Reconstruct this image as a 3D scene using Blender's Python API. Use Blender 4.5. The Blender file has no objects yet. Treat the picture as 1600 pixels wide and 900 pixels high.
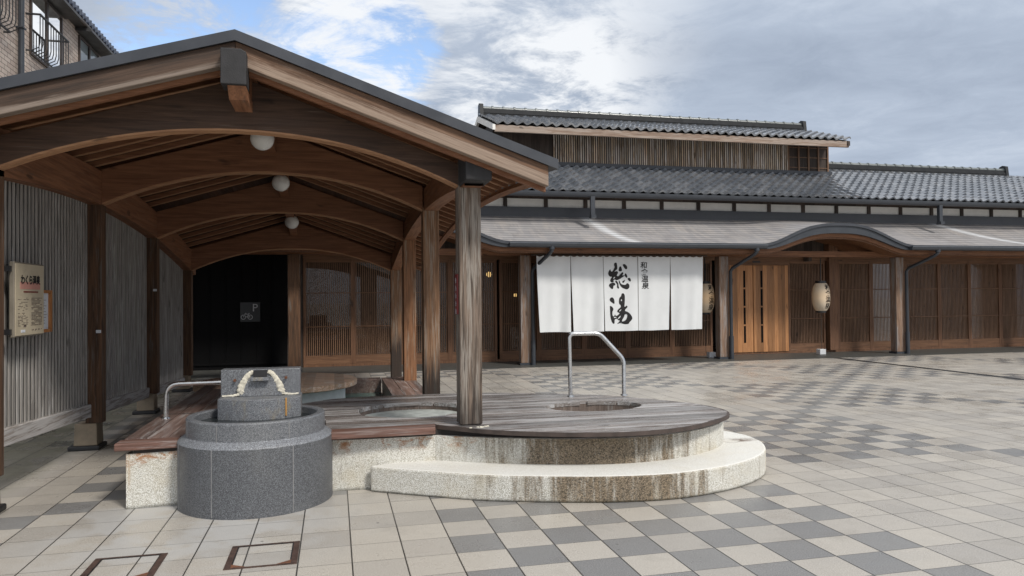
import bpy, bmesh, math, random
from mathutils import Vector, Matrix
random.seed(7)
S = bpy.context.scene
C = S.collection

# ------------------------------------------------------------------ camera
cam_d = bpy.data.cameras.new('camera')
cam = bpy.data.objects.new('camera', cam_d)
C.objects.link(cam)
CAM_H = 1.4793
Rm = Matrix(((0.97214651, 0.00528777, -0.23431435),
             (-0.23420439, -0.01612341, -0.97205367),
             (-0.00891794, 0.99985603, -0.0144359)))
cam.matrix_world = Matrix.Translation((0, 0, CAM_H)) @ Rm.to_4x4()
cam_d.sensor_width = 36
cam_d.lens = 1155 / 1600 * 36
cam_d.clip_start = 0.05
cam_d.clip_end = 3000
S.camera = cam
S.view_settings.view_transform = 'Standard'
S.view_settings.look = 'None'
S.view_settings.exposure = 0.87
S.view_settings.gamma = 1
S.view_settings.use_curve_mapping = False
S.cycles.max_bounces = 8
S.cycles.use_adaptive_sampling = True

SUN_EL, SUN_AZ = math.radians(46), math.radians(150)   # azimuth from +Y towards +X


class NT:
    """small helper for building node trees"""
    def __init__(s, tree):
        s.t = tree

    def node(s, typ, **kw):
        n = s.t.nodes.new(typ)
        for k, v in kw.items():
            setattr(n, k, v)
        return n

    def put(s, sock, v):
        if hasattr(v, 'is_output') or isinstance(v, bpy.types.NodeSocket):
            s.t.links.new(v, sock)
        elif v is not None:
            if isinstance(v, (tuple, list)) and len(v) == 3 and sock.type == 'RGBA':
                v = (*v, 1)
            sock.default_value = v

    def math(s, op, a, b=None, c=None, clamp=False):
        n = s.node('ShaderNodeMath', operation=op, use_clamp=clamp)
        for i, v in enumerate((a, b, c)):
            if v is not None:
                s.put(n.inputs[i], v)
        return n.outputs[0]

    def vmath(s, op, a, b=None):
        n = s.node('ShaderNodeVectorMath', operation=op)
        s.put(n.inputs[0], a)
        if b is not None:
            s.put(n.inputs[1], b)
        return n.outputs['Value'] if op in ('DOT_PRODUCT', 'LENGTH') else n.outputs[0]

    def sep(s, v):
        n = s.node('ShaderNodeSeparateXYZ')
        s.put(n.inputs[0], v)
        return n.outputs

    def comb(s, x, y, z):
        n = s.node('ShaderNodeCombineXYZ')
        for i, v in enumerate((x, y, z)):
            s.put(n.inputs[i], v)
        return n.outputs[0]

    def noise(s, vec, scale=5, detail=4, rough=.55, dist=0):
        n = s.node('ShaderNodeTexNoise')
        s.put(n.inputs['Vector'], vec)
        n.inputs['Scale'].default_value = scale
        n.inputs['Detail'].default_value = detail
        n.inputs['Roughness'].default_value = rough
        n.inputs['Distortion'].default_value = dist
        return n.outputs['Fac']

    def voro(s, vec, scale=5, feat='F1', out='Distance'):
        n = s.node('ShaderNodeTexVoronoi', feature=feat)
        s.put(n.inputs['Vector'], vec)
        n.inputs['Scale'].default_value = scale
        return n.outputs[out]

    def white(s, vec):
        n = s.node('ShaderNodeTexWhiteNoise', noise_dimensions='3D')
        s.put(n.inputs['Vector'], vec)
        return n.outputs['Value']

    def ramp(s, fac, stops):
        n = s.node('ShaderNodeValToRGB')
        s.put(n.inputs[0], fac)
        e = n.color_ramp.elements
        while len(e) < len(stops):
            e.new(.5)
        for el, (p, c) in zip(e, stops):
            el.position = p
            el.color = (*c, 1) if not isinstance(c, (int, float)) else (c, c, c, 1)
        return n.outputs[0]

    def mr(s, v, a, b, c=0., d=1., smooth=True):
        n = s.node('ShaderNodeMapRange', interpolation_type='SMOOTHSTEP' if smooth else 'LINEAR')
        s.put(n.inputs[0], v)
        for i, q in enumerate((a, b, c, d)):
            n.inputs[i + 1].default_value = q
        return n.outputs[0]

    def mix(s, f, a, b, mode='MIX'):
        n = s.node('ShaderNodeMix', data_type='RGBA', blend_type=mode)
        s.put(n.inputs[0], f)
        s.put(n.inputs[6], a)
        s.put(n.inputs[7], b)
        return n.outputs[2]

    def bump(s, h, strength=.3, dist=.01):
        n = s.node('ShaderNodeBump')
        n.inputs['Strength'].default_value = strength
        n.inputs['Distance'].default_value = dist
        s.put(n.inputs['Height'], h)
        return n.outputs[0]


# ------------------------------------------------------------------ sky
W = bpy.data.worlds.new('World')
S.world = W
W.use_nodes = True
wt = NT(W.node_tree)
W.node_tree.nodes.clear()
sky = wt.node('ShaderNodeTexSky', sky_type='NISHITA', sun_disc=False,
              sun_elevation=SUN_EL, sun_rotation=SUN_AZ, altitude=0, air_density=1.0,
              dust_density=.4, ozone_density=2.0)
tc = wt.node('ShaderNodeTexCoord')
D = tc.outputs['Generated']
dx, dy, dz = wt.sep(D)[:3]
dzc = wt.math('ADD', wt.math('MAXIMUM', dz, 0.0), 0.10)
P = wt.comb(wt.math('DIVIDE', dx, dzc), wt.math('DIVIDE', dy, dzc), 0.0)


def lobe(v, inner, outer):
    n = Vector(v).normalized()
    dot = wt.vmath('DOT_PRODUCT', wt.vmath('NORMALIZE', D), tuple(n))
    return wt.mr(dot, math.cos(math.radians(outer)), math.cos(math.radians(inner)))


n1 = wt.noise(P, 1.5, 10, .66, .5)
n2 = wt.noise(wt.vmath('ADD', P, (7.3, 2.1, 0)), .8, 6, .55, .3)
n3 = wt.noise(wt.vmath('ADD', P, (1.3, 9.1, 3)), 4.2, 9, .68, .5)
puff = wt.math('ADD', wt.math('MULTIPLY', n1, .62), wt.math('MULTIPLY', n3, .38))
# places where the blue shows between the clouds
holes = wt.math('ADD', lobe((-.205, .93, .275), 2, 13), wt.math('MULTIPLY', lobe((.07, .95, .31), 1, 8), .95))
holes = wt.math('ADD', holes, wt.math('MULTIPLY', lobe((-.05, .93, .37), 1, 12), .45))
holes = wt.math('MINIMUM', holes, 1.0)
cov = wt.math('SUBTRACT', wt.math('ADD', puff, .42), wt.math('MULTIPLY', holes, .47))
cov = wt.mr(cov, .39, .53)
wl = wt.math('ADD', wt.math('MULTIPLY', lobe((.205, .92, .345), 1, 17), .85), lobe((.018, .949, .312), .5, 6.5))
wl = wt.math('ADD', wl, wt.math('MULTIPLY', lobe((.28, .93, .25), 1, 9), .45))
wl = wt.math('ADD', wl, wt.math('MULTIPLY', lobe((-.09, .93, .35), 1, 12), .45))
wl = wt.math('MULTIPLY', wt.math('MULTIPLY', wl, .95), wt.mr(puff, .42, .57))
# the overcast behind the camera is bright
wl = wt.math('ADD', wl, wt.math('MULTIPLY', wt.mr(dy, .1, -.7), .6))
wl = wt.math('ADD', wl, wt.math('MULTIPLY', wt.mr(dz, .40, .62), wt.mr(puff, .3, .6, .45, 1.0)))  # unseen high cloud whitened to brighten the roof tiles and the scene
wl = wt.math('MINIMUM', wl, 1.0)
grey = wt.ramp(wt.math('ADD', wt.math('MULTIPLY', n2, .7), wt.math('MULTIPLY', n3, .3)),
               [(.32, (1.9, 2.25, 2.85)), (.50, (2.55, 2.95, 3.6)), (.70, (3.7, 4.1, 4.7))])
cl = wt.mix(wl, grey, (5.0, 5.15, 5.35))
skyc = wt.mix(cov, wt.mix(1.0, sky.outputs[0], (1.35, 1.25, 1.2), 'MULTIPLY'), cl)
bg = wt.node('ShaderNodeBackground')
wt.put(bg.inputs[0], skyc)
bg.inputs[1].default_value = 0.1
wo = wt.node('ShaderNodeOutputWorld')
W.node_tree.links.new(bg.outputs[0], wo.inputs[0])

sd = bpy.data.lights.new('sun', 'SUN')
sd.energy = 1.5
sd.angle = math.radians(10)
sd.color = (1, .95, .87)
so = bpy.data.objects.new('sun', sd)
C.objects.link(so)
sv = Vector((math.sin(SUN_AZ) * math.cos(SUN_EL), math.cos(SUN_AZ) * math.cos(SUN_EL), math.sin(SUN_EL)))
so.rotation_euler = sv.to_track_quat('Z', 'Y').to_euler()
so.location = sv * 40

# ------------------------------------------------------------------ mesh helpers


class MB:
    def __init__(s):
        s.v = []
        s.f = []

    def add(s, vs, fs):
        o = len(s.v)
        s.v += [tuple(v) for v in vs]
        s.f += [tuple(o + i for i in f) for f in fs]
        return s

    def box(s, x0, x1, y0, y1, z0, z1):
        v = [(x, y, z) for z in (z0, z1) for y in (y0, y1) for x in (x0, x1)]
        return s.add(v, [(0, 2, 3, 1), (4, 5, 7, 6), (0, 1, 5, 4), (2, 6, 7, 3), (0, 4, 6, 2), (1, 3, 7, 5)])

    def bar(s, p0, p1, w, h, up=(0, 0, 1)):
        p0, p1, up = Vector(p0), Vector(p1), Vector(up)
        d = (p1 - p0).normalized()
        a = d.cross(up).normalized() * w / 2
        b = a.cross(d).normalized() * h / 2
        v = [p + i * a + j * b for p in (p0, p1) for j in (-1, 1) for i in (-1, 1)]
        return s.add(v, [(0, 1, 3, 2), (4, 6, 7, 5), (0, 4, 5, 1), (2, 3, 7, 6), (0, 2, 6, 4), (1, 5, 7, 3)])

    def prism(s, pts, lo, hi, axis='y'):
        """closed 2-D outline swept along an axis; outline coords are the two other axes in xyz order"""
        def mk(a, b, t):
            return {'x': (t, a, b), 'y': (a, t, b), 'z': (a, b, t)}[axis]
        n = len(pts)
        v = [mk(a, b, lo) for a, b in pts] + [mk(a, b, hi) for a, b in pts]
        f = [tuple(range(n)), tuple(range(2 * n - 1, n - 1, -1))]
        f += [(i, i + n, (i + 1) % n + n, (i + 1) % n) for i in range(n)]
        return s.add(v, f)

    def tube(s, pts, r, seg=10, cap=True):
        pts = [Vector(p) for p in pts]
        rings = []
        prev = None
        for i, p in enumerate(pts):
            d = ((pts[i + 1] if i + 1 < len(pts) else p) - (pts[i - 1] if i else p)).normalized()
            if prev is None:
                a = d.orthogonal().normalized()
            else:
                a = (prev - d * prev.dot(d)).normalized()
            prev = a
            b = d.cross(a)
            rr = r[i] if isinstance(r, (list, tuple)) else r
            rings.append([p + a * rr * math.cos(2 * math.pi * k / seg) + b * rr * math.sin(2 * math.pi * k / seg) for k in range(seg)])
        v = [q for ring in rings for q in ring]
        f = []
        for i in range(len(rings) - 1):
            for k in range(seg):
                k2 = (k + 1) % seg
                f.append((i * seg + k, i * seg + k2, (i + 1) * seg + k2, (i + 1) * seg + k))
        if cap:
            f.append(tuple(range(seg - 1, -1, -1)))
            f.append(tuple((len(rings) - 1) * seg + k for k in range(seg)))
        return s.add(v, f)

    def lathe(s, prof, cx, cy, seg=48, sx=1, sy=1, a0=0, a1=2 * math.pi):
        """profile of (radius, z) turned round a vertical axis"""
        full = abs(a1 - a0 - 2 * math.pi) < 1e-6
        n = seg if full else seg + 1
        v = [(cx + r * sx * math.cos(a0 + (a1 - a0) * k / seg), cy + r * sy * math.sin(a0 + (a1 - a0) * k / seg), z)
             for r, z in prof for k in range(n)]
        f = []
        for i in range(len(prof) - 1):
            for k in range(seg):
                k2 = (k + 1) % n
                f.append((i * n + k, i * n + k2, (i + 1) * n + k2, (i + 1) * n + k))
        return s.add(v, f)

    def grid(s, rows):
        n = len(rows[0])
        v = [p for r in rows for p in r]
        f = [(i * n + k, i * n + k + 1, (i + 1) * n + k + 1, (i + 1) * n + k) for i in range(len(rows) - 1) for k in range(n - 1)]
        return s.add(v, f)

    def build(s, name, mat, parent=None, smooth=False, bevel=0, angle=38):
        off = Vector((0, 0, 0))
        q = parent
        while q is not None:
            off += q.location
            q = q.parent
        me = bpy.data.meshes.new(name)
        me.from_pydata([Vector(v) - off for v in s.v], [], s.f)
        bm = bmesh.new()
        bm.from_mesh(me)
        bmesh.ops.recalc_face_normals(bm, faces=bm.faces)
        if smooth:
            th = math.radians(angle)
            for f in bm.faces:
                f.smooth = True
            for e in bm.edges:
                if len(e.link_faces) == 2 and e.calc_face_angle(0) > th:
                    e.smooth = False
        bm.to_mesh(me)
        bm.free()
        me.materials.append(mat)
        o = bpy.data.objects.new(name, me)
        C.objects.link(o)
        if parent is not None:
            o.parent = parent
        if bevel:
            m = o.modifiers.new('bevel', 'BEVEL')
            m.width = bevel
            m.segments = 2
            m.limit_method = 'ANGLE'
            m.angle_limit = math.radians(40)
        return o


def thing(name, loc, label, cat, group=None):
    o = bpy.data.objects.new(name, None)
    o.empty_display_size = .1
    C.objects.link(o)
    o.location = loc
    o['label'] = label
    o['category'] = cat
    if group:
        o['group'] = group
    return o


def tag(o, label, cat, group=None):
    o['label'] = label
    o['category'] = cat
    if group:
        o['group'] = group
    return o


def struct(o, kind='structure'):
    o['kind'] = kind
    return o


def text_geo(body, size, bold=0.0, align='CENTER', line=1.0):
    cu = bpy.data.curves.new('lettering_curve', 'FONT')
    cu.body = body
    cu.size = size
    cu.offset = bold
    cu.align_x = align
    cu.align_y = 'CENTER'
    cu.space_line = line
    cu.resolution_u = 4
    ob = bpy.data.objects.new('lettering_curve', cu)
    C.objects.link(ob)
    dg = bpy.context.evaluated_depsgraph_get()
    me = bpy.data.meshes.new_from_object(ob.evaluated_get(dg))
    vs = [tuple(v.co) for v in me.vertices]
    fs = [tuple(p.vertices) for p in me.polygons]
    bpy.data.objects.remove(ob)
    bpy.data.curves.remove(cu)
    bpy.data.meshes.remove(me)
    return vs, fs


def smooth_poly(p, n=2):
    for _ in range(n):
        q = []
        for i in range(len(p)):
            a, b = p[i], p[(i + 1) % len(p)]
            q.append((a[0] * .75 + b[0] * .25, a[1] * .75 + b[1] * .25))
            q.append((a[0] * .25 + b[0] * .75, a[1] * .25 + b[1] * .75))
        p = q
    return p


def fill_geo(polys):
    """flat filled 2-D shapes with holes"""
    cu = bpy.data.curves.new('ink_curve', 'CURVE')
    cu.dimensions = '2D'
    cu.fill_mode = 'BOTH'
    for p in polys:
        sp = cu.splines.new('POLY')
        sp.points.add(len(p) - 1)
        for i, (x, y) in enumerate(p):
            sp.points[i].co = (x, y, 0, 1)
        sp.use_cyclic_u = True
    ob = bpy.data.objects.new('ink_curve', cu)
    C.objects.link(ob)
    dg = bpy.context.evaluated_depsgraph_get()
    me = bpy.data.meshes.new_from_object(ob.evaluated_get(dg))
    vs = [tuple(v.co) for v in me.vertices]
    fs = [tuple(q.vertices) for q in me.polygons]
    bpy.data.objects.remove(ob)
    bpy.data.curves.remove(cu)
    bpy.data.meshes.remove(me)
    return vs, fs


# ------------------------------------------------------------------ materials


def newmat(name, rough=.6, metal=0., spec=.5):
    m = bpy.data.materials.new(name)
    m.use_nodes = True
    t = NT(m.node_tree)
    b = m.node_tree.nodes['Principled BSDF']
    b.inputs['Roughness'].default_value = rough
    b.inputs['Metallic'].default_value = metal
    b.inputs['Specular IOR Level'].default_value = spec
    geo = t.node('ShaderNodeNewGeometry')
    return m, t, b, geo.outputs['Position'], geo.outputs['Normal']


def plain(name, col, rough=.5, metal=0., var=.15, scale=6, bump=0., spec=.5):
    m, t, b, P, N = newmat(name, rough, metal, spec)
    n = t.noise(P, scale, 5, .6)
    lo = tuple(c * (1 - var) for c in col)
    hi = tuple(min(1, c * (1 + var)) for c in col)
    t.put(b.inputs['Base Color'], t.ramp(n, [(.3, lo), (.7, hi)]))
    t.put(b.inputs['Roughness'], t.mr(n, .3, .7, max(0, rough - .08), min(1, rough + .08)))
    if bump:
        t.put(b.inputs['Normal'], t.bump(t.noise(P, scale * 8, 4), bump, .004))
    return m


def wood(name, axis, dark, light, grey=(.2, .19, .18), amt=.3, rough=.65, plank=0, plank_axis=0, zgrey=None, zdark=None, spec=.35, grain=1.0, slope=None):
    """wood with its grain along an axis; grey weathering by patches and optionally by height"""
    m, t, b, P, N = newmat(name, rough, 0, spec)
    k = [34 * grain] * 3
    k[axis] = 2.0
    sx, sy, sz = t.sep(P)[:3]
    seed = 0.0
    if plank:
        pc = (sx, sy, sz)[plank_axis]
        cell = t.math('FLOOR', t.math('DIVIDE', pc, plank))
        seed = t.white(t.comb(cell, 3.1, 7.7))
        P2 = t.vmath('ADD', P, t.comb(t.math('MULTIPLY', seed, 9.0), t.math('MULTIPLY', seed, 5.0), t.math('MULTIPLY', seed, 3.0)))
    else:
        P2 = P
    if slope:
        vv = t.math('SUBTRACT', sz, t.math('SUBTRACT', slope[0], t.math('MULTIPLY', t.math('ABSOLUTE', t.math('SUBTRACT', sx, slope[1])), slope[2])))
        P2 = t.comb(sx, sy, vv)
    g = t.noise(t.vmath('MULTIPLY', P2, tuple(k)), 1.0, 6, .62, .6)
    kf = [120 * grain] * 3
    kf[axis] = 4
    fine = t.noise(t.vmath('MULTIPLY', P2, tuple(kf)), 1.0, 3, .6)
    col = t.ramp(t.math('ADD', t.math('MULTIPLY', g, .7), t.math('MULTIPLY', fine, .3)), [(.36, dark), (.62, light)])
    kw = [13 * grain] * 3
    kw[axis] = .9
    w = t.noise(t.vmath('MULTIPLY', P2, tuple(kw)), 1.0, 6, .68, .3)
    w = t.math('ADD', w, t.math('MULTIPLY', t.math('SUBTRACT', fine, .5), .5))
    thr = .5 + (.5 - amt) * .55
    if zgrey:
        w = t.math('ADD', w, t.mr(sz, zgrey[0], zgrey[1], 0, zgrey[2]))
    if slope:
        zc, xc, sl, lo, hi, gain = slope
        w = t.math('ADD', w, t.mr(t.math('ADD', vv, t.math('MULTIPLY', t.math('SUBTRACT', fine, .5), .06)), hi + .02, lo - .02, -gain * .7, gain))
    wd = .12 if slope else .07
    wm = t.mr(w, thr - wd, thr + wd)
    gcol = t.mix(fine, tuple(c * .6 for c in grey), tuple(min(1, c * 1.35) for c in grey))
    col = t.mix(wm, col, gcol)
    if zdark:
        dm = t.math('MULTIPLY', t.mr(t.math('ADD', sz, t.math('MULTIPLY', t.math('SUBTRACT', g, .5), .9)), zdark[0], zdark[1], 0, 1), zdark[2])
        col = t.mix(dm, col, (.022, .018, .017))
    if plank:
        col = t.mix(1.0, col, t.ramp(seed, [(0, .58), (1, 1.3)]), 'MULTIPLY')
    # dark knots and checks
    kn = t.noise(t.vmath('MULTIPLY', P2, tuple(9 if i != axis else 3 for i in range(3))), 1.0, 2, .4)
    col = t.mix(t.mr(kn, .70, .78), col, t.mix(.6, col, (.01, .008, .007)))
    t.put(b.inputs['Base Color'], col)
    t.put(b.inputs['Roughness'], t.mr(w, .3, .7, max(.15, rough - .1), min(1, rough + .12)))
    t.put(b.inputs['Normal'], t.bump(t.math('ADD', t.math('MULTIPLY', g, .6), t.math('MULTIPLY', fine, .7)), .35, .006))
    return m


def paving(name):
    m, t, b, P, N = newmat(name, .5, 0, .6)
    x, y, z = t.sep(P)[:3]
    u = t.math('DIVIDE', t.math('SUBTRACT', x, .0925), .2973)
    v = t.math('DIVIDE', t.math('SUBTRACT', 5.4943, y), .3027)
    i, j = t.math('FLOOR', u), t.math('FLOOR', v)
    fu, fv = t.math('SUBTRACT', u, i), t.math('SUBTRACT', v, j)
    bi = t.math('FLOOR', t.math('DIVIDE', t.math('SUBTRACT', i, 2), 9))
    bj = t.math('FLOOR', t.math('DIVIDE', t.math('ADD', j, 1), 9))
    even = t.math('LESS_THAN', t.math('FLOORED_MODULO', t.math('ADD', bi, bj), 2), .5)
    odd = t.math('GREATER_THAN', t.math('FLOORED_MODULO', t.math('ADD', i, j), 2), .5)
    dark = t.math('MULTIPLY', even, odd)
    rnd = t.white(t.comb(i, j, .5))
    rnd2 = t.white(t.comb(i, j, 7.5))
    spec1 = t.noise(P, 150, 4, .8)
    spec2 = t.voro(P, 120)
    light_c = t.ramp(spec1, [(.34, (.275, .25, .22)), (.5, (.43, .402, .36)), (.66, (.60, .568, .52))])
    light_c = t.mix(t.mr(spec2, .12, .32), t.mix(.45, light_c, (.62, .60, .56)), light_c)
    dark_c = t.ramp(spec1, [(.34, (.12, .12, .12)), (.52, (.222, .22, .218)), (.66, (.44, .43, .42))])
    col = t.mix(dark, light_c, dark_c)
    col = t.mix(1.0, col, t.ramp(rnd, [(0, (.87, .865, .87)), (.5, (1, .99, .98)), (1, (1.09, 1.075, 1.05))]), 'MULTIPLY')
    # broad wear, damp and dirt
    big = t.noise(P, .55, 6, .6, .4)
    mid = t.noise(P, 2.4, 6, .62, .3)
    col = t.mix(t.mr(big, .42, .70, 0, .22), col, (.2, .19, .175))
    col = t.mix(t.mr(mid, .52, .72, 0, .45), col, t.mix(.5, col, (.15, .135, .115)))
    spots = t.noise(P, 11, 5, .7, .5)
    col = t.mix(t.mr(spots, .63, .74, 0, .45), col, (.13, .12, .105))
    crumb = t.voro(P, 3.1)
    col = t.mix(t.mr(crumb, .045, .02, 0, .8), col, (.03, .027, .024))
    # moss on the shaded side, by the slatted wall
    moss = t.math('MULTIPLY', t.mr(t.math('ADD', x, t.math('MULTIPLY', mid, .5)), -2.12, -2.45), t.mr(mid, .34, .56, .25, .82))
    col = t.mix(moss, col, t.mix(mid, (.12, .118, .075), (.27, .26, .185)))
    # pale scale left by water near the fountain
    ds = t.vmath('LENGTH', t.vmath('SUBTRACT', P, (-.9, 5.35, 0)))
    scale = t.math('MULTIPLY', t.mr(ds, 1.5, .3), t.mr(mid, .42, .56))
    col = t.mix(t.math('MULTIPLY', scale, .5), col, (.5, .51, .52))
    # joints: wide and dark along the view, fine across it
    ju = t.math('MINIMUM', fu, t.math('SUBTRACT', 1, fu))
    jv = t.math('MINIMUM', fv, t.math('SUBTRACT', 1, fv))
    jn = t.math('MULTIPLY', t.math('SUBTRACT', spec1, .5), .008)
    mu = t.mr(t.math('ADD', ju, jn), .020, .008)
    mv = t.mr(t.math('ADD', jv, jn), .013, .004)
    jm = t.math('MAXIMUM', mu, t.math('MULTIPLY', mv, .8))
    col = t.mix(jm, col, (.035, .032, .028))
    t.put(b.inputs['Base Color'], col)
    t.put(b.inputs['Roughness'], t.math('ADD', t.mr(t.math('ADD', t.math('MULTIPLY', mid, .5), t.math('MULTIPLY', big, .5)), .38, .62, .18, .44), t.math('MULTIPLY', rnd2, .08)))
    h = t.math('SUBTRACT', t.math('ADD', t.math('MULTIPLY', spec1, .25), t.math('MULTIPLY', rnd2, .25)), t.math('MULTIPLY', jm, 1.0))
    t.put(b.inputs['Normal'], t.bump(h, .35, .006))
    return m


def concrete(name):
    """exposed aggregate, stained brown where water runs down its face"""
    m, t, b, P, N = newmat(name, .85, 0, .25)
    x, y, z = t.sep(P)[:3]
    nz = t.sep(N)[2]
    vcol = t.voro(P, 150, out='Color')
    vd = t.voro(P, 150)
    s = t.noise(P, 140, 3, .7)
    val = t.sep(vcol)[0]
    base = t.ramp(val, [(0, (.56, .54, .48)), (.45, (.69, .68, .63)), (1, (.80, .80, .77))])
    base = t.mix(t.mr(vd, .45, .75), base, (.42, .40, .35))
    big = t.noise(P, 2.2, 5, .6, .3)
    base = t.mix(t.mr(big, .46, .68, 0, .6), base, t.mix(.55, base, (.50, .42, .27)))
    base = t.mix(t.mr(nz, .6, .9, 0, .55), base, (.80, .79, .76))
    vert = t.mr(nz, .75, .35)
    streak = t.noise(t.vmath('MULTIPLY', P, (9, 9, 1.3)), 1.0, 6, .68, .4)
    fine_st = t.noise(t.vmath('MULTIPLY', P, (34, 34, 3)), 1.0, 4, .6)
    win = t.math('MULTIPLY', t.mr(x, .6, 2.0), t.mr(x, 3.3, 2.0))
    st = t.math('ADD', t.math('MULTIPLY', streak, .65), t.math('MULTIPLY', fine_st, .35))
    st = t.math('ADD', st, t.math('MULTIPLY', t.math('SUBTRACT', win, .5), .30))
    st = t.math('ADD', st, t.math('MULTIPLY', t.math('SUBTRACT', s, .5), .25))
    sm = t.math('MULTIPLY', t.mr(st, .40, .64), vert)
    stain = t.mix(val, (.032, .023, .014), (.30, .225, .145))
    col = t.mix(t.math('MULTIPLY', sm, .92), base, stain)
    # rust near the rim on the left half and at a few runs
    rn = t.noise(t.vmath('MULTIPLY', P, (7, 7, 12)), 1.0, 6, .7, .8)
    rw = t.math('MULTIPLY', t.mr(x, 1.3, .9), t.mr(z, .24, .37))
    rust = t.math('MULTIPLY', t.mr(rn, .50, .66), rw)
    run = t.math('MULTIPLY', t.mr(t.noise(t.vmath('MULTIPLY', P, (11, 11, .8)), 1.0, 4, .6), .60, .72), t.mr(x, -.6, -1.0))
    col = t.mix(t.math('MULTIPLY', rust, .85), col, (.33, .13, .035))
    col = t.mix(t.math('MULTIPLY', run, .6), col, (.36, .19, .05))
    # darker band along the foot
    foot = t.mr(t.math('ADD', z, t.math('MULTIPLY', streak, .05)), .055, .02)
    col = t.mix(t.math('MULTIPLY', foot, .7), col, (.04, .04, .025))
    # dirt run on the tread at the far right
    dr = t.vmath('LENGTH', t.vmath('MULTIPLY', t.vmath('SUBTRACT', P, (3.46, 5.98, .2)), (1.6, 4.5, 1)))
    col = t.mix(t.math('MULTIPLY', t.mr(dr, .55, .05), t.mr(streak, .40, .6)), col, (.10, .05, .03))
    t.put(b.inputs['Base Color'], col)
    t.put(b.inputs['Normal'], t.bump(t.math('ADD', t.math('SUBTRACT', 1, vd), t.math('MULTIPLY', s, .4)), .55, .006))
    return m


def granite(name, k=1.0, warm=0.0, rough=.42):
    m, t, b, P, N = newmat(name, rough, 0, .5)
    n = t.noise(P, 200, 4, .85)
    vc = t.sep(t.voro(P, 260, out='Color'))[0]
    v = t.math('ADD', t.math('MULTIPLY', n, .55), t.math('MULTIPLY', vc, .45))
    col = t.ramp(v, [(.25, tuple(c * k for c in (.04, .042, .047))), (.5, tuple(c * k for c in (.085, .089, .098))), (.78, tuple(min(1, c * k) for c in (.20, .21, .225)))])
    z = t.sep(P)[2]
    big = t.noise(P, 3, 5, .6)
    col = t.mix(t.mr(big, .5, .7, 0, .3), col, t.mix(.5, col, (.2 + warm, .2 + warm * .6, .19)))
    lime = t.noise(t.vmath('MULTIPLY', P, (14, 14, 4)), 1.0, 6, .7, .5)
    if warm:
        col = t.mix(t.mr(lime, .52, .72, 0, .45), col, (.30, .24, .13))
    t.put(b.inputs['Base Color'], col)
    t.put(b.inputs['Roughness'], t.mr(big, .3, .7, rough - .08, rough + .16))
    t.put(b.inputs['Normal'], t.bump(n, .15, .003))
    return m


def roof_tile(name):
    m, t, b, P, N = newmat(name, .16, .55, 1.0)
    b.inputs['IOR'].default_value = 1.7
    x, y, z = t.sep(P)[:3]
    cell = t.white(t.comb(t.math('FLOOR', t.math('DIVIDE', x, .25)), t.math('FLOOR', t.math('DIVIDE', y, .252)), 2.0))
    n = t.noise(P, 3, 5, .6)
    col = t.ramp(cell, [(0, (.18, .195, .22)), (.6, (.23, .245, .27)), (1, (.30, .31, .33))])
    col = t.mix(t.mr(n, .5, .72, 0, .4), col, (.20, .205, .22))
    t.put(b.inputs['Base Color'], col)
    t.put(b.inputs['Roughness'], t.math('ADD', .07, t.math('MULTIPLY', cell, .08)))
    return m


def canopy_slate(name):
    m, t, b, P, N = newmat(name, .5, 0, .5)
    x, y, z = t.sep(P)[:3]
    r = t.math('DIVIDE', z, .065)
    row = t.math('FLOOR', r)
    fr = t.math('SUBTRACT', r, row)
    sh = t.math('ADD', x, t.math('MULTIPLY', t.white(t.comb(row, 1, 1)), .7))
    cell = t.white(t.comb(t.math('FLOOR', t.math('DIVIDE', sh, .30)), row, 4))
    n = t.noise(P, 1.6, 6, .62)
    st = t.noise(t.vmath('MULTIPLY', P, (7, 1.0, 1.0)), 1.0, 6, .65, .2)
    col = t.ramp(cell, [(0, (.26, .248, .25)), (1, (.325, .312, .312))])
    col = t.mix(t.mr(st, .44, .64, 0, .5), col, (.43, .39, .36))
    col = t.mix(t.mr(n, .45, .7, 0, .4), col, (.26, .255, .265))
    # pale runs below the two spouts of the upper gutter
    for x0, x1, wd in ((5.92, 6.5, .17), (15.9, 17.7, .2)):
        cx = t.math('ADD', x0, t.math('MULTIPLY', t.math('SUBTRACT', 17.0, y), (x1 - x0) / 1.9))
        dd = t.math('ABSOLUTE', t.math('SUBTRACT', x, cx))
        dd = t.math('ADD', dd, t.math('MULTIPLY', t.math('SUBTRACT', st, .5), .22))
        col = t.mix(t.mr(dd, wd * 1.5, .0, 0, .8), col, (.68, .69, .71))
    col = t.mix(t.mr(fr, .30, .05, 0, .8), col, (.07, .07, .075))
    t.put(b.inputs['Base Color'], col)
    t.put(b.inputs['Roughness'], t.mr(n, .3, .7, .36, .58))
    t.put(b.inputs['Normal'], t.bump(fr, .5, .012))
    return m


def brick(name):
    m, t, b, P, N = newmat(name, .8, 0, .3)
    x, y, z = t.sep(P)[:3]
    n = t.node('ShaderNodeTexBrick')
    t.put(n.inputs['Vector'], t.comb(y, z, 0))
    n.inputs['Scale'].default_value = 1
    n.inputs['Brick Width'].default_value = .30
    n.inputs['Row Height'].default_value = .105
    n.inputs['Mortar Size'].default_value = .008
    n.inputs['Color1'].default_value = (.42, .335, .285, 1)
    n.inputs['Color2'].default_value = (.56, .475, .41, 1)
    n.inputs['Mortar'].default_value = (.12, .10, .09, 1)
    w = t.noise(P, 1.3, 5, .6)
    col = t.mix(t.mr(w, .4, .7, 0, .3), n.outputs[0], (.24, .20, .17))
    t.put(b.inputs['Base Color'], col)
    t.put(b.inputs['Normal'], t.bump(n.outputs['Fac'], -.3, .01))
    return m


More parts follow.
